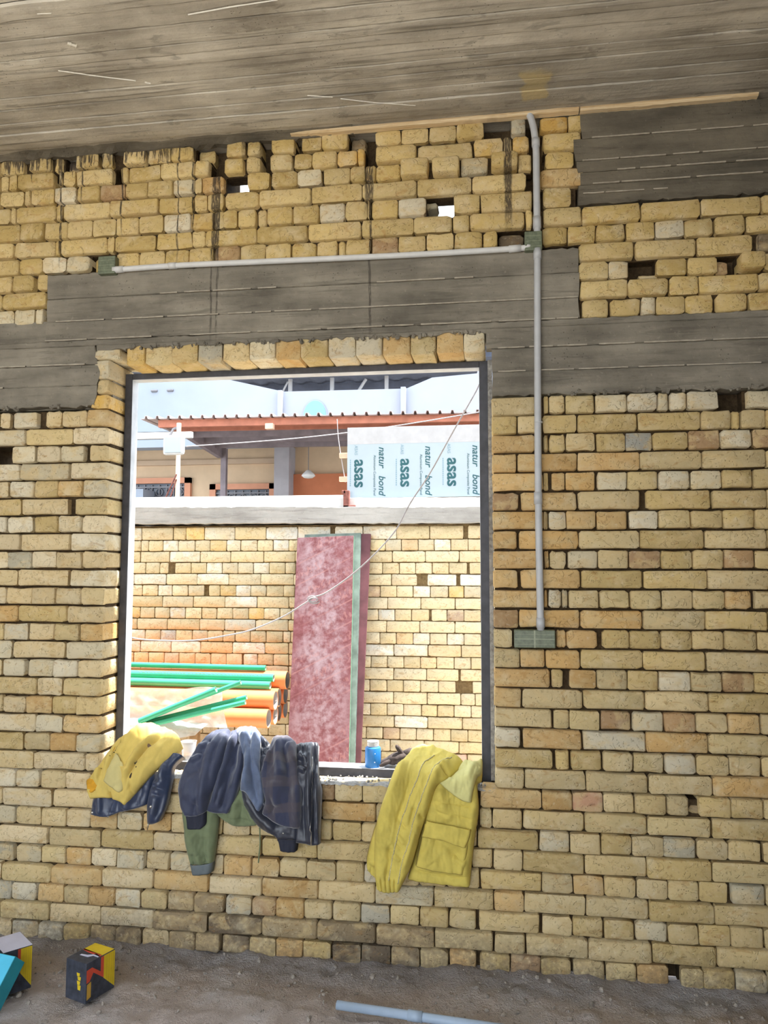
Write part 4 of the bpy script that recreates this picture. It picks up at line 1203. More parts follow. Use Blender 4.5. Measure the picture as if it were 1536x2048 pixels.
# rail on the yard wall and its bracket
rail = MB().bbox(-5.0, -1.085, 2.36, 2.40, 2.128, 2.158, .004).build('steel_rail', M['white_paint'])
tag(rail, 'white painted steel rail lying along the yard wall top', 'rail')
M['rust'] = plain('rusty_steel', rgb(140, 92, 84), .8, .2, .3, .15, 40, .3)
br = MB().bbox(-1.118, -1.075, 2.30, 2.345, 2.06, 2.185, .004).bbox(-1.118, -1.03, 2.30, 2.345, 2.052, 2.078, .004).bbox(-1.13, -1.10, 2.30, 2.42, 2.16, 2.185, .004)
tag(br.build('steel_bracket', M['rust']), 'rusty angle bracket at the lower corner of the printed panel', 'bracket')

# composite panel with printed film
PX0, PX1, PZ0, PZ1, PY = -1.112, .42, 2.14, 2.664, 2.415
M['panel'] = plain('protective_film', rgb(178, 192, 202), .35, 0, .4, .015, 6)
M['print'] = plain('teal_print', rgb(52, 96, 104), .6, 0, .3, .05, 30)
M['print_faint'] = plain('faint_print', rgb(134, 164, 180), .6, 0, .3, .05, 30)
M['panel_edge'] = plain('panel_top_film', rgb(190, 190, 194), .4, 0, .4, .03, 20)
panel = MB().bbox(PX0, PX1, PY, PY + .006, PZ0, PZ1, .001).build('printed_panel', M['panel'])
tag(panel, 'white composite panel printed asas and natur bond standing on the yard wall', 'panel')
under(MB().box(PX0 + .001, PX1 - .001, PY - .0008, PY + .002, PZ1 - .125, PZ1 - .002).build('plain_film_strip', M['panel_edge']), panel)
under(MB().box(PX0, PX1, PY + .006, PY + .05, PZ0 - .008, PZ0 - .002).build('bottom_joint', M['black_steel']), panel)


def text(s, size, M4, mat, parent, bold=0, shear=0, name='lettering'):
    cu = bpy.data.curves.new(name, 'FONT')
    cu.body = s
    cu.size = size
    cu.offset = bold
    cu.shear = shear
    cu.align_x = 'LEFT'
    cu.resolution_u = 3
    tmp = bpy.data.objects.new(name, cu)
    COL.objects.link(tmp)
    bpy.context.view_layer.update()
    me = bpy.data.meshes.new_from_object(tmp.evaluated_get(bpy.context.evaluated_depsgraph_get()))
    bpy.data.objects.remove(tmp)
    me.materials.clear()
    me.materials.append(mat)
    me.transform(M4)
    o = bpy.data.objects.new(name, me)
    COL.objects.link(o)
    under(o, parent)
    return o


def tdown(x, z, y=PY - .0012):
    """text plane facing the room, reading downwards"""
    return Matrix.Translation((x, y, z)) @ Matrix(((0, 1, 0, 0), (0, 0, -1, 0), (-1, 0, 0, 0), (0, 0, 0, 1)))


def fit_text(s, x, z, length, mat, bold=0, shear=0, glyph=None):
    o = text(s, 1.0, Matrix.Identity(4), mat, panel, bold, shear)
    xs = [v.co.x for v in o.data.vertices]
    k = length / (max(xs) - min(xs))
    o.data.transform(tdown(x, z) @ Matrix.Scale(k, 4) @ Matrix.Translation((-min(xs), 0, 0)))
    return o


for k in range(5):
    xa = -1.056 + .343 * k
    fit_text('asas', xa, 2.424, .208, M['print'], .022)
    fit_text('ASAS', xa + .0, 2.53, .072, M['print_faint'], .004)
    sm_ = MB()
    for q in range(13):
        sm_.box(xa - .036, xa - .029, PY - .0012, PY, 2.424 - .0155 * q - .011, 2.424 - .0155 * q)
    mk = under(sm_.build('fine_print', M['print_faint']), panel)
    mk['kind'] = 'stuff'
    if k < 4:
        fit_text('natur', xa + .182, 2.514, .160, M['print'], .012, .25)
        fit_text('bond', xa + .182, 2.300, .150, M['print'], .012, .25)
        fit_text('Aluminium Composite Panel', xa + .142, 2.455, .30, M['print'])
# wooden lugs at the panel's left edge
M['lug'] = plain('pale_timber', rgb(222, 186, 160), .8, 0, .2, .06, 20)
for z, lab in ((2.46, 'upper'), (2.283, 'lower')):
    o = MB().bbox(-1.175, -1.09, PY + .008, PY + .04, z - .018, z + .018, .002).build('timber_lug', M['lug'])
    tag(o, 'short %s timber block sticking out left of the printed panel' % lab, 'block', 'timber blocks behind the printed panel')

# pipes on the ledge
M['orange'] = plain('orange_pvc', rgb(228, 140, 88), .4, 0, .45, .03, 8)
M['pipe_in'] = plain('grey_pipe_bore', rgb(150, 142, 140), .6, 0, .3, .05, 20)
M['green'] = plain('green_ppr', rgb(64, 172, 136), .4, 0, .45, .03, 8)
M['green_print'] = plain('pale_print', rgb(150, 214, 190), .5, 0, .3, .03, 8)


def pipe(name, a, b, r, mat, label, cat, group, wall=.004):
    c = Vector(b)
    root = MB().tube([a, b], r, 24, r - wall).build(name, mat)
    auto_smooth(root, 40)
    tag(root, label, cat, group)
    d = (Vector(b) - Vector(a)).normalized()
    core = MB().tube([Vector(a), Vector(b) - d * .001], r - wall + .0008, 24, r - wall - .0006).build('bore', M['pipe_in'], None, True)
    under_mesh(core, root)
    return root


def under_mesh(o, root):
    o.parent = root
    return o


R_ = .061
ordn = ['nearest', 'second nearest', 'third nearest', 'farthest']
for k in range(4):
    pipe('drain_pipe', (-3.7, 1.75 + .123 * k, .647), (-1.49 + .01 * (k % 2), 1.75 + .123 * k, .647), R_, M['orange'],
         'thick orange drain pipe, %s of the bottom row' % ordn[k], 'pipe', 'orange drain pipes on trestles')
for k in range(3):
    pipe('drain_pipe', (-3.7, 1.8115 + .123 * k, .7536), (-1.475 + .012 * ((k + 1) % 2), 1.8115 + .123 * k, .7536), R_, M['orange'],
         'thick orange drain pipe, %s of the middle row under the green pipes' % ordn[k], 'pipe', 'orange drain pipes on trestles')
pipe('drain_pipe', (-3.7, 1.996, .8602), (-1.435, 1.996, .8602), R_, M['orange'], 'thick orange drain pipe lying topmost behind the long green pipes', 'pipe',
     'orange drain pipes on trestles')
for (y, z, r, xe, lab) in ((1.86, .842, .026, -1.515, 'lowest long green pipe lying across the orange pipes'),
                           (1.905, .886, .026, -1.505, 'middle long green pipe with pale print, on the orange pipes'),
                           (1.98, .941, .018, -1.585, 'topmost thin long green pipe above the orange pipes')):
    g = pipe('water_pipe', (-3.6, y, z + .012), (xe, y, z), r, M['green'], lab, 'pipe', 'long green water pipes', .005)
    if 'middle' in lab:
        pm = MB()
        x = -2.45
        while x < xe - .08:
            l = rng(.006, .022)
            tz = z + .012 - .012 * (x + 3.6) / (xe + 3.6)
            pm.box(x, x + l, y - r * .80, y - r * .70, tz + r * .56, tz + r * .74)
            x += l + rng(.004, .02)
        mk = under_mesh(pm.build('printed_marks', M['green_print']), g)
        mk['kind'] = 'stuff'
for a, b, r, lab in (((-2.274, 1.60, .650), (-1.632, 1.60, .895), .0145, 'upper short green pipe slanting over the orange pipes'),
                     ((-2.29, 1.568, .640), (-1.781, 1.565, .851), .019, 'fatter green pipe slanting beside the plastic sheet'),
                     ((-2.296, 1.60, .618), (-1.592, 1.60, .803), .0145, 'lower short green pipe slanting over the orange pipes'),
                     ((-2.29, 1.568, .600), (-1.590, 1.57, .776), .0145, 'lowest short green pipe slanting over the bottom orange pipe')):
    pipe('short_water_pipe', a, b, r, M['green'], lab, 'pipe', 'short slanting green pipes', .003)


def film_mat():
    t = NT('plastic_film')
    P = t.pos()
    n = t.noise(P, 9, 4)
    tr = t.node('ShaderNodeBsdfTranslucent')
    tr.inputs['Color'].default_value = rgb(226, 236, 240)
    tp = t.node('ShaderNodeBsdfTransparent')
    t.done(rgb(224, 232, 236), .25, 0, .5)
    m1 = t.node('ShaderNodeMixShader', Fac=.4)
    t.link(t.b.outputs[0], m1.inputs[1])
    t.link(tr.outputs[0], m1.inputs[2])
    m2 = t.node('ShaderNodeMixShader')
    t.link(t.math('MULTIPLY', t.step(n, .35, .8), .5), m2.inputs[0])
    t.link(m1.outputs[0], m2.inputs[1])
    t.link(tp.outputs[0], m2.inputs[2])
    t.link(m2.outputs[0], t.out.inputs['Surface'])
    return t.m


M['film'] = film_mat()


def sheet(name, quad, nu, nv, amp, sc, mat, ydepth=0):
    v, f = [], []
    a, b, c, d = [Vector(q) for q in quad]
    for j in range(nv + 1):
        for i in range(nu + 1):
            p = a.lerp(b, i / nu).lerp(d.lerp(c, i / nu), j / nv)
            n = noise.fractal((p.x * sc, p.z * sc * 1.6, p.y * sc + 5), .8, 2, 4)
            p += Vector((noise.noise(p * sc * 1.5) * amp * .8, n * amp, noise.noise(p * sc + Vector((7, 0, 0))) * amp * .8))
            v.append(p)
    for j in range(nv):
        for i in range(nu):
            q = j * (nu + 1) + i
            f.append((q, q + 1, q + nu + 2, q + nu + 1))
    return mesh_obj(name, v, f, mat, None, True)


s1 = sheet('plastic_sheet', [(-2.65, 1.64, .80), (-1.79, 1.655, .855), (-1.73, 1.64, .605), (-2.65, 1.62, .56)], 40, 16, .018, 5, M['film'])
tag(s1, 'crumpled clear plastic sheet wrapped around the green pipes', 'plastic sheet')
s2 = sheet('lower_fold', [(-2.7, 1.60, .66), (-1.86, 1.63, .625), (-1.92, 1.58, .56), (-2.7, 1.52, .47)], 36, 12, .022, 6, M['film'])
s2.parent = s1

# plywood sheets leaning on the yard wall


def ply_mat():
    t = NT('film_faced_ply')
    P = t.objco()
    a = t.noise(P, 3.2, 5, .65)
    b = t.noise(P, 22, 5, .7)
    s = t.sep(P)
    diag = t.math('ADD', s[2], t.math('MULTIPLY', s[0], -.50))
    rows = t.math('FRACT', t.math('MULTIPLY', diag, 6.5))
    edge = t.math('MULTIPLY', t.step(rows, .0, .03), t.step(rows, .10, .07))
    let = t.noise(t.mapping(P, (55, 55, 30)), 1, 1, .5)
    band = t.math('MULTIPLY', t.step(rows, .25, .3), t.step(rows, .72, .66))
    pr_ = t.math('MULTIPLY', t.math('MAXIMUM', edge, t.math('MULTIPLY', band, t.step(let, .52, .56))), t.step(t.noise(P, 2.2, 2), .40, .58))
    col = t.ramp(b, [(.35, rgb(104, 56, 60)), (.65, rgb(126, 76, 82))])
    dust = t.step(t.math('ADD', t.math('MULTIPLY', a, .6), t.math('MULTIPLY', b, .4)), .42, .62)
    # handling scuffs are heaviest down the middle of the board
    mid = t.step(t.math('ABSOLUTE', s[0]), .24, .08)
    dust = t.math('MULTIPLY', dust, t.math('ADD', .25, t.math('MULTIPLY', mid, .75)))
    col = t.mix(t.math('MULTIPLY', dust, .72), col, rgb(164, 148, 156))
    col = t.mix(t.math('MULTIPLY', pr_, .45), col, rgb(164, 118, 116))
    return t.done(col, .5, 0, .4)


M['ply'] = ply_mat()
M['ply_edge'] = plain('green_sealed_edge', rgb(92, 128, 108), .7, 0, .3, .15, 40)
M['ply_edge2'] = plain('grey_sealed_edge', rgb(96, 112, 108), .7, 0, .3, .2, 40)
M['ply_grey'] = plain('grey_green_ply', rgb(112, 128, 120), .7, 0, .3, .16, 12)
M['ply_dark'] = plain('worn_red_ply', rgb(98, 60, 66), .6, 0, .35, .14, 10)


def ply(name, xb, w, h, yb, yt, th, dx, label, face, edge):
    """sheet with its foot at y=yb on the ground, head at yt, leaning; dx shifts the head sideways"""
    lean = math.atan2(yt - yb, h)
    roll = math.atan2(dx, h)
    root = thing(name, (xb, yb, -.045), label, 'plywood', 'plywood sheets leaning on the yard wall')
    root.rotation_euler = (-lean, roll, 0)
    o = MB().bbox(-w / 2, w / 2, 0, th, 0, h, .0015).build('board_face', face)
    o.parent = root
    e = MB().box(w / 2 - .0005, w / 2 + .002, .001, th - .001, .002, h - .002).build('sealed_edge', edge)
    e.parent = root
    return root


ply('plywood_sheet', -1.1715, .411, 1.955, 1.735, 2.245, .020, -.062, 'dusty red film-faced plywood sheet leaning in front of the others', M['ply'], M['ply_edge'])
ply('plywood_sheet', -1.141, .41, 1.975, 1.765, 2.27, .020, -.046, 'middle plywood sheet with a grey-green face, sandwiched between two red sheets', M['ply_grey'], M['ply_edge2'])
ply('plywood_sheet', -1.092, .36, 1.97, 1.795, 2.283, .014, .0, 'dark red plywood sheet leaning rearmost, showing at the right', M['ply_dark'], M['ply_dark'])

# white cable hanging across the window
M['cable'] = plain('cable', rgb(176, 170, 172), .6, 0, .3, .05, 30)
cpts = [(-.07, .20, 2.45), (-.085, .22, 2.425), (-.11, .22, 2.376), (-.205, .225, 2.213), (-.306, .23, 2.034), (-.396, .235, 1.9), (-.464, .24, 1.777), (-.566, .245, 1.665),
        (-.668, .25, 1.575), (-.783, .25, 1.496), (-.84, .25, 1.474), (-.887, .25, 1.444), (-.991, .25, 1.382), (-1.131, .25, 1.324), (-1.25, .245, 1.296),
        (-1.417, .24, 1.271), (-1.612, .225, 1.272), (-1.70, .215, 1.282)]


def smooth_path(P, n=6):
    P = [Vector(p) for p in P]
    out = []
    for i in range(len(P) - 1):
        p0, p1, p2, p3 = P[max(i - 1, 0)], P[i], P[i + 1], P[min(i + 2, len(P) - 1)]
        for k in range(n):
            t = k / n
            out.append(.5 * (2 * p1 + (p2 - p0) * t + (2 * p0 - 5 * p1 + 4 * p2 - p3) * t * t + (3 * p1 - p0 - 3 * p2 + p3) * t ** 3))
    out.append(P[-1])
    return out


cable = MB().tube(smooth_path(cpts), .0032, 8).build('hanging_cable', M['cable'], None, True)
tag(cable, 'thin pale cable with a knot sagging across the window opening', 'cable')
kn = []
for i in range(26):
    a = i / 25 * 4 * math.pi
    kn.append((-.853 + .022 * math.cos(a) + .0006 * i, .25 + .006 * math.sin(a * .5), 1.470 + .011 * math.sin(a) - .0006 * i))
under_mesh(MB().tube(kn, .003, 8).build('knot', M['cable'], None, True), cable)

# ------------------------------------------------------------------ neighbour's house across the street
M['h_white'] = plain('parapet_white', rgb(150, 157, 169), .9, 0, .2, .02, 2)
M['h_beige'] = plain('house_beige', rgb(206, 180, 150), .9, 0, .2, .05, 3)
M['h_beige2'] = plain('house_band', rgb(190, 166, 142), .9, 0, .2, .05, 3)
M['h_orange'] = plain('orange_trim', rgb(206, 148, 120), .8, 0, .2, .04, 5)
M['h_grey'] = plain('column_grey', rgb(170, 166, 170), .9, 0, .2, .05, 4)
M['h_glass'] = plain('window_dark', rgb(70, 76, 88), .25, 0, .5, .1, 12)
M['h_grille'] = plain('grille', rgb(118, 116, 120), .5, .3, .4, .05, 12)
M['h_door'] = plain('terracotta_wall', rgb(196, 122, 88), .8, 0, .2, .06, 3)
M['h_blue'] = plain('pale_blue_pane', rgb(112, 178, 204), .4, 0, .4, .02, 5)
house = thing('house', (-2, 9, -.06), 'pale two-storey house across the street seen over the yard wall', 'house')
HP = lambda mb, n, m: under(mb.build(n, m), house)
HP(MB().box(-11, 4, 9, 9.3, -.06, 4.0), 'front_wall', M['h_beige'])
HP(MB().box(-11, -3.55, 8.94, 9.02, 3.36, 3.44), 'moulding', M['h_beige2'])
HP(MB().box(-3.49, -3.25, 8.62, 9.0, -.06, 3.6), 'column', M['h_grey'])
HP(MB().box(-3.25, -2.1, 8.90, 9.02, -.06, 3.17), 'terracotta_panel', M['h_door'])
par = MB()
ptop = [(-11, 4.62), (-5.5, 4.60), (-4.13, 4.535), (-3.28, 4.325), (-3.21, 4.30), (-1.33, 4.286), (-.95, 4.436), (-.30, 4.475), (-.29, 4.53), (4, 4.56)]
par.prism([(-11, 3.5), (4, 3.5)] + ptop[::-1], 8.0, 8.25)
HP(par, 'parapet', M['h_white'])
HP(MB().box(-3.24, -3.18, 7.90, 8.02, 3.5, 4.30), 'parapet_pier', M['h_white'])
HP(MB().box(-1.40, -1.33, 7.90, 8.02, 3.5, 4.29), 'parapet_pier', M['h_white'])
HP(MB().box(-11, 4, 8.0, 9.1, 3.62, 3.74), 'floor_slab', M['h_white'])
for x in (-5.216, -4.958):
    HP(MB().bbox(x - .05, x + .05, 7.965, 8.02, 4.355, 4.39, .012), 'spout_hole', M['h_grille'])
ar = [(-2.69 + .168 * math.cos(a), 3.915 + .225 * math.sin(a)) for a in [math.pi * k / 16 for k in range(17)]]
HP(MB().prism(ar, 7.97, 8.02), 'arched_pane', M['h_blue'])
ar2 = [(-2.69 + .19 * math.cos(a), 3.905 + .25 * math.sin(a)) for a in [math.pi * k / 16 for k in range(17)]]
HP(MB().prism(ar2, 7.985, 8.03), 'arch_surround', M['h_white'])
for (xa, xb, zt) in ((-5.98, -5.09, 3.06), (-4.56, -3.66, 2.945)):
    w = HP(MB().box(xa - .10, xa, 8.93, 9.02, 1.9, zt + .09).box(xb, xb + .10, 8.93, 9.02, 1.9, zt + .09).box(xa - .10, xb + .10, 8.93, 9.02, zt, zt + .09), 'window_surround', M['h_orange'])
    p = MB().box(xa, xb, 8.985, 9.005, 1.9, zt).build('pane', M['h_glass'])
    p.parent = w
    g = MB()
    for k in range(7):
        x = xa + (xb - xa) * (k + .5) / 7
        g.tube([(x, 8.965, 1.9), (x, 8.965, zt - .02)], .012, 6)
    for z in (zt - .06, zt - .22, zt - .38):
        g.box(xa, xb, 8.955, 8.975, z - .012, z + .012)
    for k in range(5):
        c = xa + (xb - xa) * (k + .5) / 5
        g.tube([(c + .06 * math.cos(a), 8.96, zt - .14 + .06 * math.sin(a)) for a in [2 * math.pi * i / 10 for i in range(11)]], .008, 6)
    q = g.build('grille', M['h_grille'])
    q.parent = w
HP(MB().box(-5.86, -5.62, 8.55, 9.0, 2.78, 2.93), 'air_cooler', M['h_white'])

# flat shed roof behind the parapet
M['shed'] = plain('blue_grey_sheet', rgb(96, 104, 122), .6, .2, .4, .12, 3)
M['shed_post'] = plain('pale_post', rgb(206, 212, 220), .6, .1, .4, .04, 6)
shed = thing('roof_shed', (-2.5, 12, 3.7), 'blue-grey sheet metal shed roof rising behind the white parapet', 'roof')
rf = MB()
pts = []
for k in range(0, 121):
    x = -8 + 12 * k / 120
    z = 5.50 + (.03 if k % 4 in (1, 2) else 0)
    pts.append((x, z))
vv = [(x, 9.9, z) for x, z in pts] + [(x, 14.2, z + .02) for x, z in pts]
rf.add(vv, [(i, i + 1, i + 122, i + 121) for i in range(120)])
under(rf.build('corrugated_sheet', M['shed']), shed)
for y in (10.4, 11.4, 12.4, 13.4):
    under(MB().box(-8, 4, y, y + .06, 5.38, 5.49).build('purlin', M['shed']), shed)
for x in (-4.18, -3.32, -2.22):
    under(MB().box(x, x + .07, 11.9, 11.97, 3.7, 5.5).build('post', M['shed_post']), shed)
under(MB().tube([(-3.15, 11.95, 4.6), (-2.6, 11.95, 5.45)], .03, 6).build('brace', M['shed_post']), shed)
under(MB().tube([(-4.6, 11.95, 4.7), (-4.2, 11.95, 5.45)], .02, 6).build('brace', M['shed_post']), shed)
under(MB().box(-8, 4, 14.2, 14.3, 3.7, 5.53).build('back_wall', M['shed']), shed)

# corrugated canopy in front of the house
M['can_top'] = plain('canopy_sheet', rgb(176, 160, 156), .6, .1, .4, .08, 4)
M['can_beam'] = plain('rust_brown_beam', rgb(176, 112, 90), .8, 0, .3, .08, 8)
M['can_purlin'] = plain('grey_purlin', rgb(132, 122, 126), .8, 0, .3, .1, 6)
canopy = thing('canopy', (-1.5, 7.3, 3.4), 'corrugated sheet canopy on rust-brown beams in front of the house', 'canopy')
pts = []
x = -4.40
while x < 2.2:
    for dx, dz in ((0, 0), (.045, 0), (.055, .035), (.085, .035), (.095, 0)):
        pts.append((x + dx, 3.50 + dz))
    x += .146
m = len(pts)
vv = [(x, 5.86, z - .008 * (x + 4.4)) for x, z in pts] + [(x, 8.0, z - .008 * (x + 4.4) + .01) for x, z in pts]
ff = [(i, i + 1, i + m + 1, i + m) for i in range(m - 1)]
o = under(mesh_obj('corrugated_sheet', vv, ff, M['can_top']), canopy)
md = o.modifiers.new('thick', 'SOLIDIFY')
md.thickness = .008
under(MB().prism([(-4.2, 3.40), (2.2, 3.36), (2.2, 3.448), (-4.2, 3.49)], 5.93, 6.0).build('front_beam', M['can_beam']), canopy)
for i, y in enumerate((6.25, 6.7, 7.15, 7.6)):
    under(MB().prism([(-4.15, 3.41), (2.2, 3.36), (2.2, 3.445), (-4.15, 3.49)], y, y + .06).build('purlin', M['can_beam'] if i == 0 else M['can_purlin']), canopy)
under(MB().add([(-4.15, 5.98, 3.49), (-4.08, 5.98, 3.49), (-4.08, 7.9, 3.46), (-4.15, 7.9, 3.46), (-4.15, 5.98, 3.44), (-4.08, 5.98, 3.44), (-4.08, 7.9, 3.30), (-4.15, 7.9, 3.30)],
               [(0, 1, 2, 3), (4, 7, 6, 5), (0, 4, 5, 1), (2, 6, 7, 3), (1, 5, 6, 2), (0, 3, 7, 4)]).build('side_beam', M['can_purlin']), canopy)
for x in (-4.1, 1.9):
    under(MB().box(x, x + .08, 7.9, 7.98, -.06, 3.45).build('post', M['can_purlin']), canopy)
o = MB().bbox(-2.80, -2.70, 5.85, 5.93, 3.33, 3.40, .006).build('junction_box', M['lug'])
tag(o, 'small pale junction box hanging from the canopy edge', 'junction box')
bulb = thing('hanging_lamp', (-2.71, 7.7, 2.96), 'small white lamp hanging on a wire under the canopy', 'lamp')
under(MB().tube([(-2.71, 7.7, 3.44), (-2.71, 7.7, 3.06)], .006, 6).build('wire', M['h_grille']), bulb)
o = under(MB().lathe([(.0, .12), (.03, .11), (.09, .05), (.10, .03), (.06, .0), (.0, -.01)], (-2.71, 7.7, 2.955), 16).build('shade', M['white_paint'], None, True), bulb)

# pole with floodlight, gutter beam, wires
pole = thing('lamp_pole', (-3.118, 4.0, -.06), 'thin pole carrying a square white floodlight beyond the yard wall', 'lamp pole')
under(MB().tube([(-3.118, 4.03, -.06), (-3.118, 4.03, 3.06)], .022, 10).build('post', M['h_beige2'], None, True), pole)
under(MB().bbox(-3.245, -3.03, 3.94, 4.0, 2.735, 2.93, .025).build('lamp_head', M['white_paint']), pole)
under(MB().bbox(-3.225, -3.05, 3.932, 3.945, 2.755, 2.91, .004).build('lens', M['panel']), pole)
under(MB().tube([(-3.2, 4.0, 2.93), (-3.17, 4.02, 3.0), (-3.118, 4.03, 3.02)], .012, 8).build('bracket', M['h_grille']), pole)
for a, b in (((-3.118, 4.0, 2.55), (-3.3, 4.0, 2.13)), ((-3.118, 4.0, 2.5), (-3.22, 4.0, 2.13))):
    under(MB().tube(smooth_path([a, ((a[0] + b[0]) / 2 - .02, 4.0, (a[2] + b[2]) / 2 - .03), b]), .008, 6).build('cable', M['rust']), pole)
gt = thing('white_gutter', (-4.6, 5.5, -.06), 'white horizontal beam on a post left of the canopy', 'beam')
under(MB().bbox(-6.6, -3.56, 5.44, 5.50, 3.17, 3.245, .01).build('beam', M['white_paint']), gt)
under(MB().box(-6.5, -6.4, 5.5, 5.58, -.06, 3.2).build('post', M['white_paint']), gt)
w1 = MB().tube(smooth_path([(-3.02, 3.99, 2.82), (-1.9, 4.0, 2.878), (-.9, 4.05, 2.99), (.6, 4.1, 3.22)]), .0055, 6).build('overhead_wire', M['cable'], None, True)
tag(w1, 'pale overhead wire running from the floodlight past the printed panel', 'wire')
w2 = MB().tube(smooth_path([(-1.20, 2.46, 2.74), (-1.19, 2.46, 2.6), (-1.16, 2.45, 2.42), (-1.13, 2.44, 2.26)]), .003, 6).build('tie_wire', M['cable'], None, True)
tag(w2, 'thin tie wire hanging at the left edge of the printed panel', 'wire')

# ------------------------------------------------------------------ conduits and boxes on the wall
YC = -.022
vc = thing('vertical_conduit', (.16, YC, 1.36), 'grey plastic conduit running down the wall from the ceiling to the double switch box', 'conduit')
up = smooth_path([(.140, -.02, 3.532), (.150, YC, 3.505), (.161, YC, 3.453), (.168, YC, 3.369), (.168, YC, 3.259), (.168, YC, 3.01)])
lo = smooth_path([(.168, YC, 2.935), (.163, YC, 2.507), (.158, YC, 1.882), (.160, YC, 1.355)])
under(MB().tube(up, .0145, 14).build('pipe', M['conduit'], None, True), vc)
under(MB().tube(lo, .0145, 14).build('pipe', M['conduit'], None, True), vc)
for x, z, h in ((.167, 3.40, .035), (.168, 3.05, .05), (.168, 2.915, .045), (.163, 2.203, .006), (.157, 1.89, .05), (.160, 1.385, .04)):
    under(MB().tube([(x, YC, z - h / 2), (x, YC, z + h / 2)], .0172, 14).build('coupling', M['conduit'], None, True), vc)
hc = thing('horizontal_conduit', (-.8, YC, 2.93), 'pale plastic conduit running level above the concrete beam between two boxes', 'conduit')
hp = smooth_path([(-1.72, YC, 2.951), (-1.428, YC, 2.955), (-1.079, YC, 2.951), (-.412, YC, 2.943), (.09, YC, 2.944), (.125, YC, 2.952)])
M['conduit_w'] = plain('pale_conduit', rgb(212, 212, 212), .45, 0, .4, .03, 20)
under(MB().tube(hp, .0128, 14).build('pipe', M['conduit_w'], None, True), hc)
under(MB().tube([(-1.72, YC, 2.951), (-1.67, YC, 2.952)], .0155, 14).build('coupling', M['conduit_w'], None, True), hc)
under(MB().tube([(-1.455, YC, 2.955), (-1.42, YC, 2.955)], .0148, 14).build('coupling', M['conduit_w'], None, True), hc)
under(MB().tube([(.05, YC, 2.943), (.10, YC, 2.945)], .0155, 14).build('coupling', M['conduit_w'], None, True), hc)


def jbox(name, x0, x1, z0, z1, label, div=False, yf=-.034):
    root = MB().bbox(x0, x1, yf, .03, z0, z1, .004).build(name, M['tape'])
    tag(root, label, 'junction box')
    l = MB()
    for k in range(3):
        z = z0 + (z1 - z0) * (k + .7) / 3.6
        l.box(x0 + .004, x1 - .004, yf - .0006, yf + .001, z, z + .0012)
    if div:
        l.box((x0 + x1) / 2 - .003, (x0 + x1) / 2 + .003, yf - .0008, yf + .001, z0 + .001, z1 - .001)
        l.box(x0 + .002, x1 - .002, yf - .0008, yf + .001, (z0 + z1) / 2 - .001, (z0 + z1) / 2 + .001)
    under_mesh(l.build('tape_seam', M['tape_line']), root)
    return root


jbox('junction_box', -1.79, -1.707, 2.932, 3.014, 'grey-green taped box at the left end of the level conduit')
jbox('junction_box', .115, .187, 2.929, 3.011, 'grey-green taped box where the two conduits meet')
jbox('switch_box', .054, .217, 1.285, 1.357, 'wide grey-green taped double switch box below the upright conduit', True)


def wood_mat():
    t = NT('raw_timber')
    P = t.pos()
    g = t.noise(t.mapping(P, (4, 160, 160)), 1, 4, .6)
    a = t.noise(P, 9, 3)
    col = t.ramp(g, [(.3, rgb(206, 174, 128)), (.7, rgb(242, 224, 190))])
    col = t.mix(t.math('MULTIPLY', t.step(a, .58, .7), .25), col, rgb(150, 116, 76))
    t.bump(g, .5, .003)
    return t.done(col, .8, 0, .2)


M['wood'] = wood_mat()


def batten(pts, label):
    """splintered timber strip, pts = (x, z_low, z_high)"""
    v, f = [], []
    n = 40
    for i in range(n + 1):
        t = i / n * (len(pts) - 1)
        k = min(int(t), len(pts) - 2)
        u = t - k
        x, za, zb = (pts[k][j] + (pts[k + 1][j] - pts[k][j]) * u for j in range(3))
        za += rng(-.0012, .0012)
        v += [(x, .0, za), (x, -.028 + rng(-.001, .001), za + .002), (x, -.036, (za + zb) / 2), (x, -.034 + rng(-.001, .001), zb), (x, .0, zb)]
    for i in range(n):
        for q in range(4):
            a = i * 5 + q
            f.append((a, a + 5, a + 6, a + 1))
    f.append((0, 1, 2, 3, 4))
    f.append(tuple(n * 5 + q for q in (4, 3, 2, 1, 0)))
    o = fix_normals(mesh_obj('timber_strip', v, f, M['wood']))
    tag(o, label, 'timber strip', 'timber strips along the ceiling edge')


batten([(-.90, 3.518, 3.524), (-.80, 3.515, 3.530), (-.3, 3.517, 3.534), (.02, 3.518, 3.535), (.347, 3.522, 3.539)], 'left splintered timber strip along the ceiling edge')
batten([(.352, 3.519, 3.536), (.60, 3.519, 3.540), (.85, 3.521, 3.540), (1.06, 3.524, 3.537)], 'right timber strip along the ceiling edge above the dark concrete')

# ------------------------------------------------------------------ things on the floor
M['b_black'] = plain('carton_black', rgb(58, 62, 74), .55, 0, .4, .2, 40)
M['b_yellow'] = plain('carton_yellow', rgb(222, 192, 40), .5, 0, .4, .04, 20)
M['b_red'] = plain('carton_red', rgb(206, 78, 56), .5, 0, .4, .04, 20)
M['b_white'] = plain('carton_white', rgb(206, 208, 232), .6, 0, .3, .02, 20)
M['b_line'] = plain('carton_gold', rgb(190, 150, 60), .5, 0, .4, .05, 20)


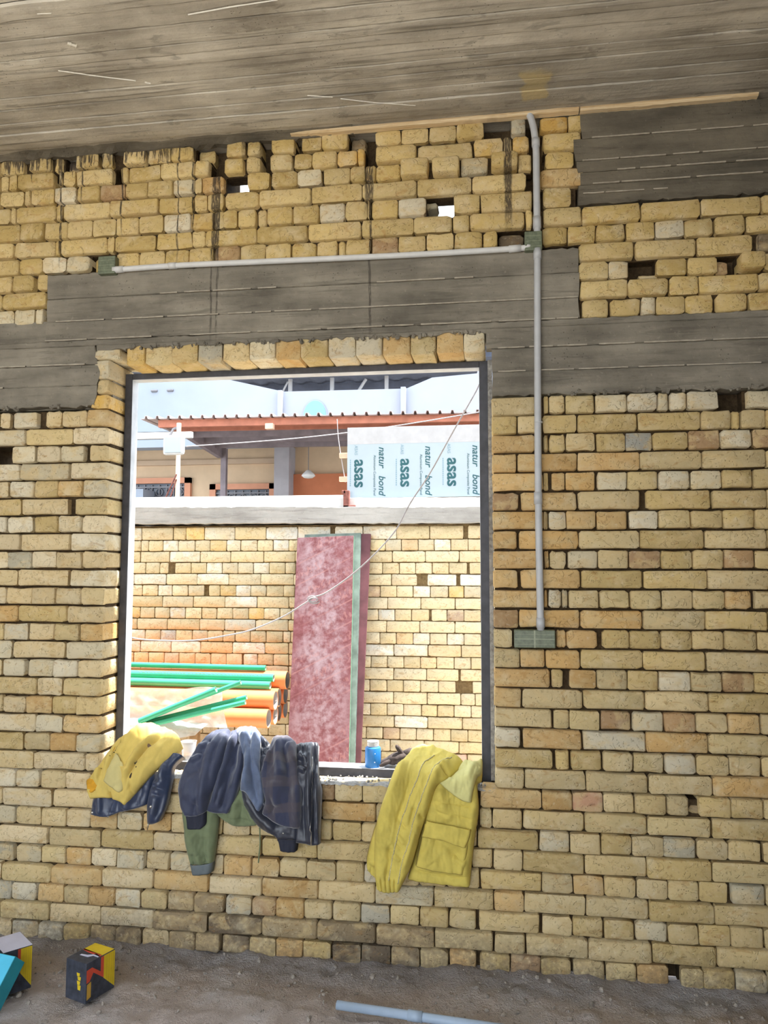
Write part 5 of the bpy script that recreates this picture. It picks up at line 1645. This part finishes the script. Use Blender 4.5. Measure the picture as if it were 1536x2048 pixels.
def carton(name, loc, rz, w, d, h, label, white_top=False):
    root = thing(name, loc, label, 'box', 'cartons on the floor by the wall')
    root.rotation_euler = (0, 0, rz)
    o = MB().bbox(0, w, 0, d, 0, h, .0015).build('carton_body', M['b_black'])
    o.parent = root
    e = .0008

    def face_x(poly, mat, nm):      # on the side x = w, poly in (y, z)
        q = MB().prism([(y, z) for y, z in poly], 0, e)
        q.v = [(w + y_, x_, z_) for x_, y_, z_ in q.v]
        p = fix_normals(q.build(nm, mat))
        p.parent = root

    def face_t(poly, mat, nm):      # on the top, poly in (x, y)
        q = MB().prism(poly, 0, e)
        q.v = [(x_, z_, h + y_) for x_, y_, z_ in q.v]
        p = fix_normals(q.build(nm, mat))
        p.parent = root

    def face_f(poly, mat, nm):      # on the front y = 0, poly in (x, z)
        p = fix_normals(MB().prism(poly, -e, 0).build(nm, mat))
        p.parent = root

    face_x([(d * .42, h * .98), (d * .99, h * .98), (d * .99, h * .06), (d * .60, h * .42), (d * .60, h * .98)], M['b_yellow'], 'yellow_print')
    for yy in (.70, .78, .86, .93):
        face_x([(d * yy, h * .97), (d * (yy + .012), h * .97), (d * (yy + .012), h * (.42 - (yy - .6) * .9)), (d * yy, h * (.42 - (yy - .6) * .9))], M['b_line'], 'gold_line')
    face_x([(d * .02, h * .82), (d * .20, h * .84), (d * .50, h * .62), (d * .50, h * .98), (d * .60, h * .98), (d * .60, h * .43), (d * .24, h * .70), (d * .12, h * .52), (d * .02, h * .5)],
           M['b_red'], 'red_print')
    face_x([(d * .04, h * .08), (d * .17, h * .12), (d * .17, h * .50), (d * .04, h * .46)], M['b_line'], 'gold_print')
    if white_top:
        face_t([(0, 0), (w, 0), (w, d), (0, d)], M['b_white'], 'white_lid')
    else:
        face_t([(w * .02, d * .55), (w * .98, d * .55), (w * .98, d * .98), (w * .02, d * .98)], M['b_yellow'], 'yellow_print')
        face_t([(w * .30, d * .50), (w * .97, d * .46), (w * .97, d * .56), (w * .02, d * .60), (w * .02, d * .55)], M['b_red'], 'red_print')
        face_t([(w * .25, d * .28), (w * .62, d * .30), (w * .72, d * .42), (w * .95, d * .42), (w * .95, d * .50), (w * .70, d * .54), (w * .60, d * .44), (w * .50, d * .38), (w * .25, d * .34)],
               M['b_white'], 'white_print')
    for k, (z0, z1, dx) in enumerate(((.30, .42, .03), (.43, .52, .0), (.54, .63, .03), (.64, .72, -.02))):
        face_f([(w * (.58 + dx), h * z0), (w * (.70 + dx), h * z0), (w * (.72 + dx), h * z1), (w * (.56 + dx), h * z1)], M['b_yellow'], 'yellow_lettering')
    return root


carton('tool_carton', (-1.617, -.418, .006), math.atan2(-.036, .1), .106, .137, .142, 'black carton with yellow and red corner print standing on the dirt floor')
carton('tool_carton', (-1.962, -.362, .006), math.atan2(-.092, .112), .145, .105, .158, 'black carton with white lid half hidden behind the teal carton', True)
M['teal'] = plain('teal_card', rgb(40, 140, 156), .5, 0, .4, .05, 20)
M['teal_lit'] = plain('lit_teal_card', rgb(88, 196, 232), .5, 0, .4, .03, 20)
tealbox = thing('teal_carton', (-1.80, -.565, .012), 'teal carton leaning at the left picture edge in front of the white lid', 'box')
e1, e3 = Vector((-.14, -.65, -.745)).normalized(), Vector((-.98, .2, 0)).normalized()
e2 = -e1.cross(e3).normalized()
B0 = Vector((-1.757, -.462, .142))
TM = Matrix(((e1.x, e2.x, e3.x, B0.x), (e1.y, e2.y, e3.y, B0.y), (e1.z, e2.z, e3.z, B0.z), (0, 0, 0, 1)))
under(fix_normals(MB().bbox(0, .168, 0, .062, 0, .22, .0015, TM).build('carton_body', M['teal'])), tealbox)
under(MB().box(.002, .166, .062, .0628, .002, .218, TM).build('lit_upper_face', M['teal_lit']), tealbox)  # paler upper face, light from above put into its colour

fp = thing('floor_conduit', (-.3, -.39, .01), 'blue-grey plastic conduit with a coupling lying on the dirt floor', 'conduit')
M['conduit_b'] = plain('blue_grey_conduit', rgb(164, 182, 204), .4, 0, .45, .03, 20)
zf = .030
under(MB().tube([(-.597, -.364, zf), (.25, -.447, zf - .004)], .0155, 16, .0135).build('pipe', M['conduit_b'], None, True), fp)
under(MB().tube([(-.336, -.3896, zf - .001), (-.284, -.3947, zf - .001)], .0185, 16, .0156).build('coupling', M['conduit_b'], None, True), fp)

# ------------------------------------------------------------------ things on the window ledge
M['can_blue'] = plain('blue_label', rgb(36, 112, 180), .4, 0, .45, .05, 30)
M['can_cap'] = plain('threaded_neck', rgb(206, 204, 202), .4, .1, .5, .04, 20)
can = thing('blue_jar', (-.5555, .185, .743), 'small blue jar with a pale threaded neck on the window ledge', 'jar')
o = under(MB().lathe([(.0, 0), (.033, 0), (.0345, .003), (.0345, .078), (.032, .084), (.025, .088), (.0, .088)], (-.5555, .185, .743), 28).build('body', M['can_blue']), can)
auto_smooth(o)
pr = [(.024, .086)]
for k in range(4):
    pr += [(.0225, .0885 + k * .006), (.0255, .0905 + k * .006), (.0255, .0925 + k * .006)]
pr += [(.0235, .111), (.0, .111)]
auto_smooth(under(MB().lathe(pr, (-.5555, .185, .743), 28).build('neck', M['can_cap']), can))
for a, z in ((-1.15, .062), (-1.2, .026)):
    c = Vector((-.5555 + .0346 * math.cos(a), .185 + .0346 * math.sin(a), .743 + z))
    under(MB().bbox(c.x - .0018, c.x + .0018, c.y - .001, c.y + .001, c.z - .0018, c.z + .0018, .0006).build('white_spot', M['white_paint']), can)


def cup_mat():
    t = NT('clear_cup')
    t.done(rgb(196, 198, 202), .15, 0, .5)
    tp = t.node('ShaderNodeBsdfTransparent')
    m = t.node('ShaderNodeMixShader', Fac=.45)
    t.link(t.b.outputs[0], m.inputs[1])
    t.link(tp.outputs[0], m.inputs[2])
    t.link(m.outputs[0], t.out.inputs['Surface'])
    return t.m


cup = thing('plastic_cup', (-1.40, .19, .743), 'clear plastic cup with brown dregs between the clothes', 'cup')
auto_smooth(under(MB().lathe([(.0, .002), (.026, .002), (.035, .082), (.0365, .082), (.0345, .080), (.0275, .0), (.0, .0)], (-1.40, .19, .743), 28).build('cup_wall', cup_mat()), cup), 50)
auto_smooth(under(MB().lathe([(.0, .0045), (.0255, .0045), (.0275, .024), (.0, .024)], (-1.40, .19, .743), 24).build('dregs', plain('tea_dregs', rgb(176, 120, 86), .4)), cup))

# work glove: palm with five fingers lying on the ledge
M['glove'] = plain('glove_brown', rgb(70, 62, 60), .9, 0, .2, .15, 60, .4)
gl = thing('work_glove', (-.455, .195, .743), 'crumpled brown work glove lying beside the yellow jacket', 'glove')
bm = bmesh.new()
bmesh.ops.create_uvsphere(bm, u_segments=18, v_segments=12, radius=1)
for v in bm.verts:
    p = v.co
    q = Vector((p.x * .052, p.y * .040, p.z * .026))
    q.z += .016 * (p.x + .6) + noise.noise(q * 45) * .007
    q = q + Vector((-.45, .20, .772))
    v.co = q
bm.verts.index_update()
g = MB().add([v.co.copy() for v in bm.verts], [[v.index for v in f.verts] for f in bm.faces])
bm.free()
under(g.build('palm', M['glove'], None, True), gl)
fingers = [([(-.475, .175, .772), (-.50, .165, .764), (-.522, .16, .752)], .010), ([(-.48, .195, .776), (-.51, .19, .766), (-.528, .185, .753)], .0105),
           ([(-.475, .215, .776), (-.505, .213, .766), (-.522, .21, .753)], .010), ([(-.465, .235, .772), (-.49, .237, .763), (-.505, .237, .752)], .009),
           ([(-.425, .19, .79), (-.435, .185, .812), (-.448, .18, .832), (-.447, .178, .838)], .0105)]
for pts, r in fingers:
    P = smooth_path(pts, 4)
    under(MB().tube(P, [r * (1 - .45 * (k / (len(P) - 1)) ** 3) for k in range(len(P))], 10).build('finger', M['glove'], None, True), gl)
under(MB().tube([(-.42, .20, .79), (-.395, .205, .80), (-.37, .21, .795)], [.022, .025, .027], 14).build('cuff', M['glove'], None, True), gl)

# ------------------------------------------------------------------ clothes over the ledge
import numpy as np


def chaikin(P, n=2):
    for _ in range(n):
        Q = [P[0]]
        for a, b in zip(P, P[1:]):
            Q += [(a[0] * .75 + b[0] * .25, a[1] * .75 + b[1] * .25), (a[0] * .25 + b[0] * .75, a[1] * .25 + b[1] * .75)]
        Q.append(P[-1])
        P = Q
    return P


PROF = {}
for key, cz in CREST.items():
    cz /= 1000
    P = np.array(chaikin([(.27, cz - .07), (.21, cz - .02), (.165, cz), (.12, cz - .008), (.05, cz - .035), (-.012, .757), (-.045, .71), (-.058, .64), (-.06, .1)], 2))
    acc = np.concatenate([[0], np.cumsum(np.hypot(*(P[1:] - P[:-1]).T))])
    PROF[key] = (P, acc)


def prof_at(key, t):
    P, acc = PROF[key]
    t = np.clip(t, 0, acc[-1])
    y = np.interp(t, acc, P[:, 0])
    z = np.interp(t, acc, P[:, 1])
    e = .012
    dy = np.interp(t + e, acc, P[:, 0]) - np.interp(t - e, acc, P[:, 0])
    dz = np.interp(t + e, acc, P[:, 1]) - np.interp(t - e, acc, P[:, 1])
    l = np.hypot(dy, dz) + 1e-9
    return y, z, dz / l, -dy / l


def resample(pts, n):
    p = np.array(pts, float) / 1000
    # smooth the traced outline
    q = np.array([tuple(v) for v in smooth_path([(a, b, 0) for a, b in p], 6)])[:, :2]
    acc = np.concatenate([[0], np.cumsum(np.hypot(*(q[1:] - q[:-1]).T))])
    s = np.linspace(0, acc[-1], n)
    return np.stack([np.interp(s, acc, q[:, 0]), np.interp(s, acc, q[:, 1])], -1)


def seg_dist(X, T, pts):
    best = np.full(X.shape, 9.)
    par = np.zeros(X.shape)
    n = len(pts) - 1
    for i in range(n):
        ax, at = pts[i][0] / 1000, pts[i][1] / 1000
        bx, bt = pts[i + 1][0] / 1000, pts[i + 1][1] / 1000
        dx, dt = bx - ax, bt - at
        w = np.clip(((X - ax) * dx + (T - at) * dt) / (dx * dx + dt * dt + 1e-12), 0, 1)
        d = np.hypot(X - ax - w * dx, T - at - w * dt)
        m = d < best
        best = np.where(m, d, best)
        par = np.where(m, (i + w) / n, par)
    return best, par


CLOTH = {}


def cloth(name, part, parent, mat, base=-.02, puff=.03, edge=.10, res=.0042, wr=.0022, wsc=30, ribs=0, gain=1.9, cr=.0045):
    G = GARMENTS[name]
    key = G['k']
    Lb, Rb, Tb, Bb = (np.array(G[k], float) / 1000 for k in 'LRTB')
    ln = lambda p: np.hypot(*(p[1:] - p[:-1]).T).sum()
    nu = int(max(8, max(ln(Tb), ln(Bb)) / res))
    nv = int(max(8, max(ln(Lb), ln(Rb)) / res))
    L, R, T, B = resample(G['L'], nv), resample(G['R'], nv), resample(G['T'], nu), resample(G['B'], nu)
    u = np.linspace(0, 1, nu)[None, :, None]
    v = np.linspace(0, 1, nv)[:, None, None]
    S = ((1 - v) * T[None] + v * B[None] + (1 - u) * L[:, None] + u * R[:, None]
         - (1 - u) * (1 - v) * T[0] - u * (1 - v) * T[-1] - (1 - u) * v * B[0] - u * v * B[-1])
    X, Tt = S[..., 0], S[..., 1]
    uu, vv = np.broadcast_to(u[..., 0], X.shape), np.broadcast_to(v[..., 0], X.shape)
    e = np.minimum(np.minimum(uu, 1 - uu) / edge, np.minimum(np.clip((1 - vv) / (edge * .5), 0, 1) + .35, 1.0))
    e = np.clip(e, 0, 1)
    h = base + puff * np.sqrt(1 - (1 - e) ** 2)
    for pts, (w, a) in G.get('F', []):
        d, par = seg_dist(X, Tt, pts)
        tap = np.clip(np.minimum(par, 1 - par) * 5 + .35, 0, 1)
        h = h + a * gain / 1000 * np.exp(-(d / (w / 1000)) ** 2 * .9) * tap
    if ribs:
        h = h + .0012 * np.sin(uu * ribs * 2 * math.pi)
    y, z, ny, nz = prof_at(key, Tt)
    verts = []
    seed = sum(map(ord, name)) % 50
    H = np.empty_like(h)
    for j in range(nv):
        for i in range(nu):
            x, t = X[j, i], Tt[j, i]
            n = noise.fractal((x * wsc, t * wsc * .45, base * 90 + len(name)), .9, 2, 3) * wr * 1.6
            n += noise.noise((x * 9 + 3, t * 5, len(name))) * wr * 2.2
            r1 = 1 - abs(noise.noise((x * 20 + t * 5, t * 7 - x * 3, seed)))
            r2 = 1 - abs(noise.noise((x * 44 - t * 9, t * 16 + x * 6, seed + 4)))
            n += (r1 ** 5 - .35) * cr * (1.25 - .6 * vv[j, i]) + (r2 ** 6 - .3) * cr * .5
            hh = h[j, i] + n
            H[j, i] = hh
            verts.append((x, y[j, i] + ny[j, i] * hh, max(z[j, i] + nz[j, i] * hh, .03)))
    faces = [(j * nu + i, (j + 1) * nu + i, (j + 1) * nu + i + 1, j * nu + i + 1) for j in range(nv - 1) for i in range(nu - 1)]
    o = mesh_obj(part, verts, faces, mat, None, True)
    uvl = o.data.uv_layers.new(name='metric')
    flat = np.stack([X.ravel(), Tt.ravel()], -1)
    idx = np.empty(len(o.data.loops), int)
    o.data.loops.foreach_get('vertex_index', idx)
    uvl.data.foreach_set('uv', flat[idx].ravel())
    md = o.modifiers.new('thickness', 'SOLIDIFY')
    md.thickness = .0035
    md.offset = -1 if False else 1
    under(o, parent)
    CLOTH[name] = (X, Tt, H, key)
    return o


def on_cloth(name, pt, lift=0.):
    """point of a garment surface nearest to a traced (x, t)"""
    X, Tt, H, key = CLOTH[name]
    k = np.argmin((X - pt[0] / 1000) ** 2 + (Tt - pt[1] / 1000) ** 2)
    t = np.array([Tt.ravel()[k]])
    h = H.ravel()[k] + lift
    y, z, ny, nz = prof_at(key, t)
    return Vector((X.ravel()[k], float(y[0] + ny[0] * h), float(z[0] + nz[0] * h))), Vector((0, float(ny[0]), float(nz[0])))


def cord(name, part, parent, pts, r, mat, lift=.004):
    P = smooth_path([(a, b, 0) for a, b in pts], 8)
    return under(MB().tube([on_cloth(name, (p.x, p.y), lift)[0] for p in P], r, 8).build(part, mat, None, True), parent)


def snap(name, parent, pt, r, mat, part='snap_button'):
    p, n = on_cloth(name, pt, .005)
    rot = n.to_track_quat('Z', 'Y').to_matrix().to_4x4()
    mb = MB().lathe([(0, .003), (r * .6, .0028), (r, .001), (r, -.004)], (0, 0, 0), 14)
    mb.v = [tuple(Matrix.Translation(p) @ rot @ Vector(q)) for q in mb.v]
    return under(mb.build(part, mat, None, True), parent)


def fabric(name, c, rough=.85, var=.07, spec=.2, weave=900, sheen=0., spots=None, dusty=None):
    t = NT(name)
    U = t.uv()
    n = t.noise(U, 16, 4, .6)
    w = t.noise(U, weave, 2)
    dark = tuple(x * (1 - var * 2.2) for x in c[:3]) + (1,)
    lite = tuple(min(1, x * (1 + var * 1.6)) for x in c[:3]) + (1,)
    col = t.ramp(n, [(.3, dark), (.7, lite)])
    if dusty:
        col = t.mix(t.math('MULTIPLY', t.step(t.noise(U, 34, 5, .7), .55, .75), .35), col, dusty)
    for sp in spots or []:
        x, y_, rx, ry, cc = sp
        s = t.sep(U)
        wob = t.math('MULTIPLY', t.math('SUBTRACT', t.noise(U, 70, 3), .5), 1.1)
        dx = t.math('DIVIDE', t.math('SUBTRACT', s[0], x), rx)
        dy = t.math('DIVIDE', t.math('SUBTRACT', s[1], y_), ry)
        d = t.math('ADD', t.math('SQRT', t.math('ADD', t.math('MULTIPLY', dx, dx), t.math('MULTIPLY', dy, dy))), wob)
        col = t.mix(t.step(d, 1.05, .85), col, cc)
    t.bump(t.math('ADD', w, t.math('MULTIPLY', n, .8)), .25, .0012)
    m = t.done(col, rough, 0, spec)
    if spec > .7:
        t.b.inputs['Coat Weight'].default_value = .22
        t.b.inputs['Coat Roughness'].default_value = .35
    if sheen:
        t.b.inputs['Sheen Weight'].default_value = sheen
        t.b.inputs['Sheen Roughness'].default_value = .4
    return m


def plaid():
    t = NT('plaid_flannel')
    U = t.uv()
    s = t.sep(t.mapping(U, (1, 1, 1), (0, 0, 0), (0, 0, .10)))
    fx = t.math('FRACT', t.math('MULTIPLY', s[0], 11.0))
    fy = t.math('FRACT', t.math('MULTIPLY', s[1], 10.5))
    bx = t.math('MULTIPLY', t.step(fx, .0, .04), t.step(fx, .42, .38))
    by = t.math('MULTIPLY', t.step(fy, .0, .04), t.step(fy, .42, .38))
    col = t.mix(t.math('MULTIPLY', bx, .65), rgb(58, 62, 84), rgb(84, 78, 84))
    col = t.mix(t.math('MULTIPLY', by, .65), col, rgb(88, 80, 84))
    n = t.noise(U, 60, 4)
    col = t.mix(t.math('MULTIPLY', n, .3), col, rgb(70, 72, 92))
    t.bump(t.noise(U, 700, 2), .3, .0012)
    m = t.done(col, .95, 0, .15)
    t.b.inputs['Sheen Weight'].default_value = .5
    return m


KS = GARMENTS['yellow_shirt']['K'][0]
inkc = rgb(58, 48, 44)
M['f_yshirt'] = fabric('yellow_shirt_cloth', rgb(214, 188, 104), .9, .05, .2, 800, .1,
                       [(KS[0][0] / 1000, KS[0][1] / 1000, .011, .009, inkc), (KS[1][0] / 1000, KS[1][1] / 1000, .006, .010, inkc),
                        (KS[2][0] / 1000, KS[2][1] / 1000, .008, .007, rgb(130, 110, 96)), (KS[3][0] / 1000, KS[3][1] / 1000, .003, .003, inkc)])
M['f_yshirt2'] = fabric('yellow_collar_cloth', rgb(206, 192, 132), .9, .05, .2, 800, .1)
M['f_lining'] = fabric('orange_lining', rgb(206, 152, 48), .85, .12, .2, 700)
M['f_navy'] = fabric('navy_nylon', rgb(46, 58, 86), .40, .08, .75, 900, .3)
M['f_navy2'] = fabric('navy_padded_nylon', rgb(58, 64, 88), .62, .08, .5, 900, .45)
M['f_rib'] = fabric('dark_rib_knit', rgb(52, 54, 66), .9, .08, .2, 500)
M['f_olive'] = fabric('olive_fleece', rgb(118, 128, 98), .95, .06, .1, 500, .2)
M['f_greyrib'] = fabric('grey_rib_knit', rgb(112, 120, 124), .95, .06, .1, 500)
M['f_grey'] = fabric('grey_blue_cotton', rgb(104, 116, 142), .9, .12, .15, 600, .5)
M['f_black'] = fabric('black_nylon', rgb(42, 46, 62), .45, .08, .75, 900, .3)
M['f_work'] = fabric('work_yellow', rgb(212, 192, 96), .8, .06, .25, 700, .05)
M['f_work2'] = fabric('work_yellow_lining', rgb(214, 208, 140), .75, .05, .3, 700, .05)
M['f_pipe'] = plain('grey_piping', rgb(186, 176, 136), .7, 0, .3, .25, 300)
M['metal'] = plain('snap_metal', rgb(190, 186, 180), .3, .9, .5, .04, 30)
M['plaid'] = plaid()

GRP = 'clothes hung over the window ledge'
# left bundle
nj = thing('navy_trousers', (-1.70, -.03, .56), 'dark navy garment with snap buttons hanging under the yellow shirt', 'clothes', GRP)
cloth('navy_body', 'body', nj, M['f_navy'], -.035, .03)
cloth('navy_sleeve', 'sleeve', nj, M['f_navy'], -.025, .034, .2, gain=2.0)
for k in GARMENTS['navy_body']['K'][0]:
    snap('navy_body', nj, k, .006, M['metal'])
KS2 = GARMENTS['navy_sleeve']['K'][0]
snap('navy_sleeve', nj, KS2[0], .006, M['metal'])
pp, nn = on_cloth('navy_sleeve', KS2[1], .004)
under(MB().tube([pp, pp + Vector((.001, -.002, -.012)), pp + Vector((-.003, -.001, -.03))], [.004, .003, .0015], 8).build('zipper_pull', M['metal'], None, True), nj)
ys = thing('yellow_shirt', (-1.62, 0, .60), 'yellow shirt with dark ink marks heaped on the left of the ledge', 'clothes', GRP)
cloth('yellow_shirt', 'body', ys, M['f_yshirt'], -.012, .034, .08, wr=.002)
cloth('yellow_lining', 'lining', ys, M['f_lining'], .012, .006, .1, cr=.002)  # inside of the collar, its recess shade put into the dark orange
cloth('yellow_lining2', 'collar_band', ys, M['f_lining'], .018, .006, .2, cr=.001)
cloth('yellow_collar', 'collar', ys, M['f_yshirt2'], .014, .018, .12)

# middle bundle
oh = thing('olive_hoodie', (-1.33, -.03, .37), 'olive hooded sweatshirt with one long sleeve hanging down the bricks', 'clothes', GRP)
cloth('olive_sleeve', 'sleeve', oh, M['f_olive'], -.045, .042, .25)
cloth('olive_cuff', 'cuff', oh, M['f_greyrib'], -.042, .036, .22, ribs=20)
cloth('olive_body', 'body', oh, M['f_olive'], -.042, .026)
dp = GARMENTS['olive_body']['C'][0]
yb_ = prof_at('C', np.array([q[1] / 1000 for q in dp]))
under(MB().tube(smooth_path([(q[0] / 1000, float(a) + .03, float(b)) for q, a, b in zip(dp, yb_[0], yb_[1])]), .0028, 8).build('drawstring', M['f_olive'], None, True), oh)
bk = thing('black_jacket', (-.88, -.03, .42), 'black shiny jacket with zipper at the right end of the dark bundle', 'clothes', GRP)
cloth('black_top', 'back', bk, M['f_black'], -.018, .016, .06)
cloth('black_sleeve', 'sleeve', bk, M['f_black'], -.03, .03, .2)
cloth('black_cuff', 'cuff', bk, M['f_rib'], -.03, .03, .2, ribs=16)
cloth('black_jacket', 'front', bk, M['f_black'], -.016, .026, .12, gain=2.1)
cord('black_jacket', 'zipper', bk, GARMENTS['black_jacket']['C'][0], .003, M['metal'], .003)
snap('black_sleeve', bk, GARMENTS['black_sleeve']['K'][0][0], .004, M['metal'])
nb = thing('navy_bomber_jacket', (-1.25, -.03, .52), 'puffy navy bomber jacket with ribbed cuff over the olive sleeve', 'clothes', GRP)
cloth('bomber_cuff', 'cuff', nb, M['f_rib'], -.018, .032, .2, ribs=18)
cloth('bomber_panel', 'front_panel', nb, M['f_navy2'], -.014, .024, .12, gain=2.1)
cloth('bomber_lobe', 'sleeve', nb, M['f_navy2'], -.018, .046, .22, wr=.002, gain=2.1)
cord('bomber_panel', 'zipper', nb, GARMENTS['bomber_panel']['C'][0], .0022, M['metal'], .003)
gs = thing('grey_shirt', (-1.05, -.02, .60), 'faded grey-blue shirt bunched between the navy and plaid clothes', 'clothes', GRP)
cloth('grey_shirt', 'body', gs, M['f_grey'], -.004, .028, .15, gain=2.1)
ps = thing('plaid_shirt', (-.95, -.03, .47), 'dark plaid flannel shirt draped over the ledge', 'clothes', GRP)
cloth('plaid_shirt', 'body', ps, M['plaid'], -.006, .026, .12, gain=2.1)

# right bundle
wj = thing('work_jacket', (-.29, -.03, .36), 'yellow work jacket with piped sleeve and flap pocket at the right of the ledge', 'clothes', GRP)
cloth('workjacket_body', 'body', wj, M['f_work'], -.03, .026, .08)
cloth('workjacket_second_sleeve', 'rear_sleeve', wj, M['f_work'], -.032, .03, .25)
cloth('workjacket_pocket', 'pocket', wj, M['f_work'], -.006, .016, .06)
cloth('workjacket_flap', 'pocket_flap', wj, M['f_work'], .008, .010, .05)
cloth('workjacket_collar', 'collar', wj, M['f_work2'], .004, .022, .12)
cloth('workjacket_sleeve', 'sleeve', wj, M['f_work'], -.008, .042, .18, wr=.0022)
for c in GARMENTS['workjacket_sleeve']['C']:
    cord('workjacket_sleeve', 'piping', wj, c, .0022, M['f_pipe'], .0045)
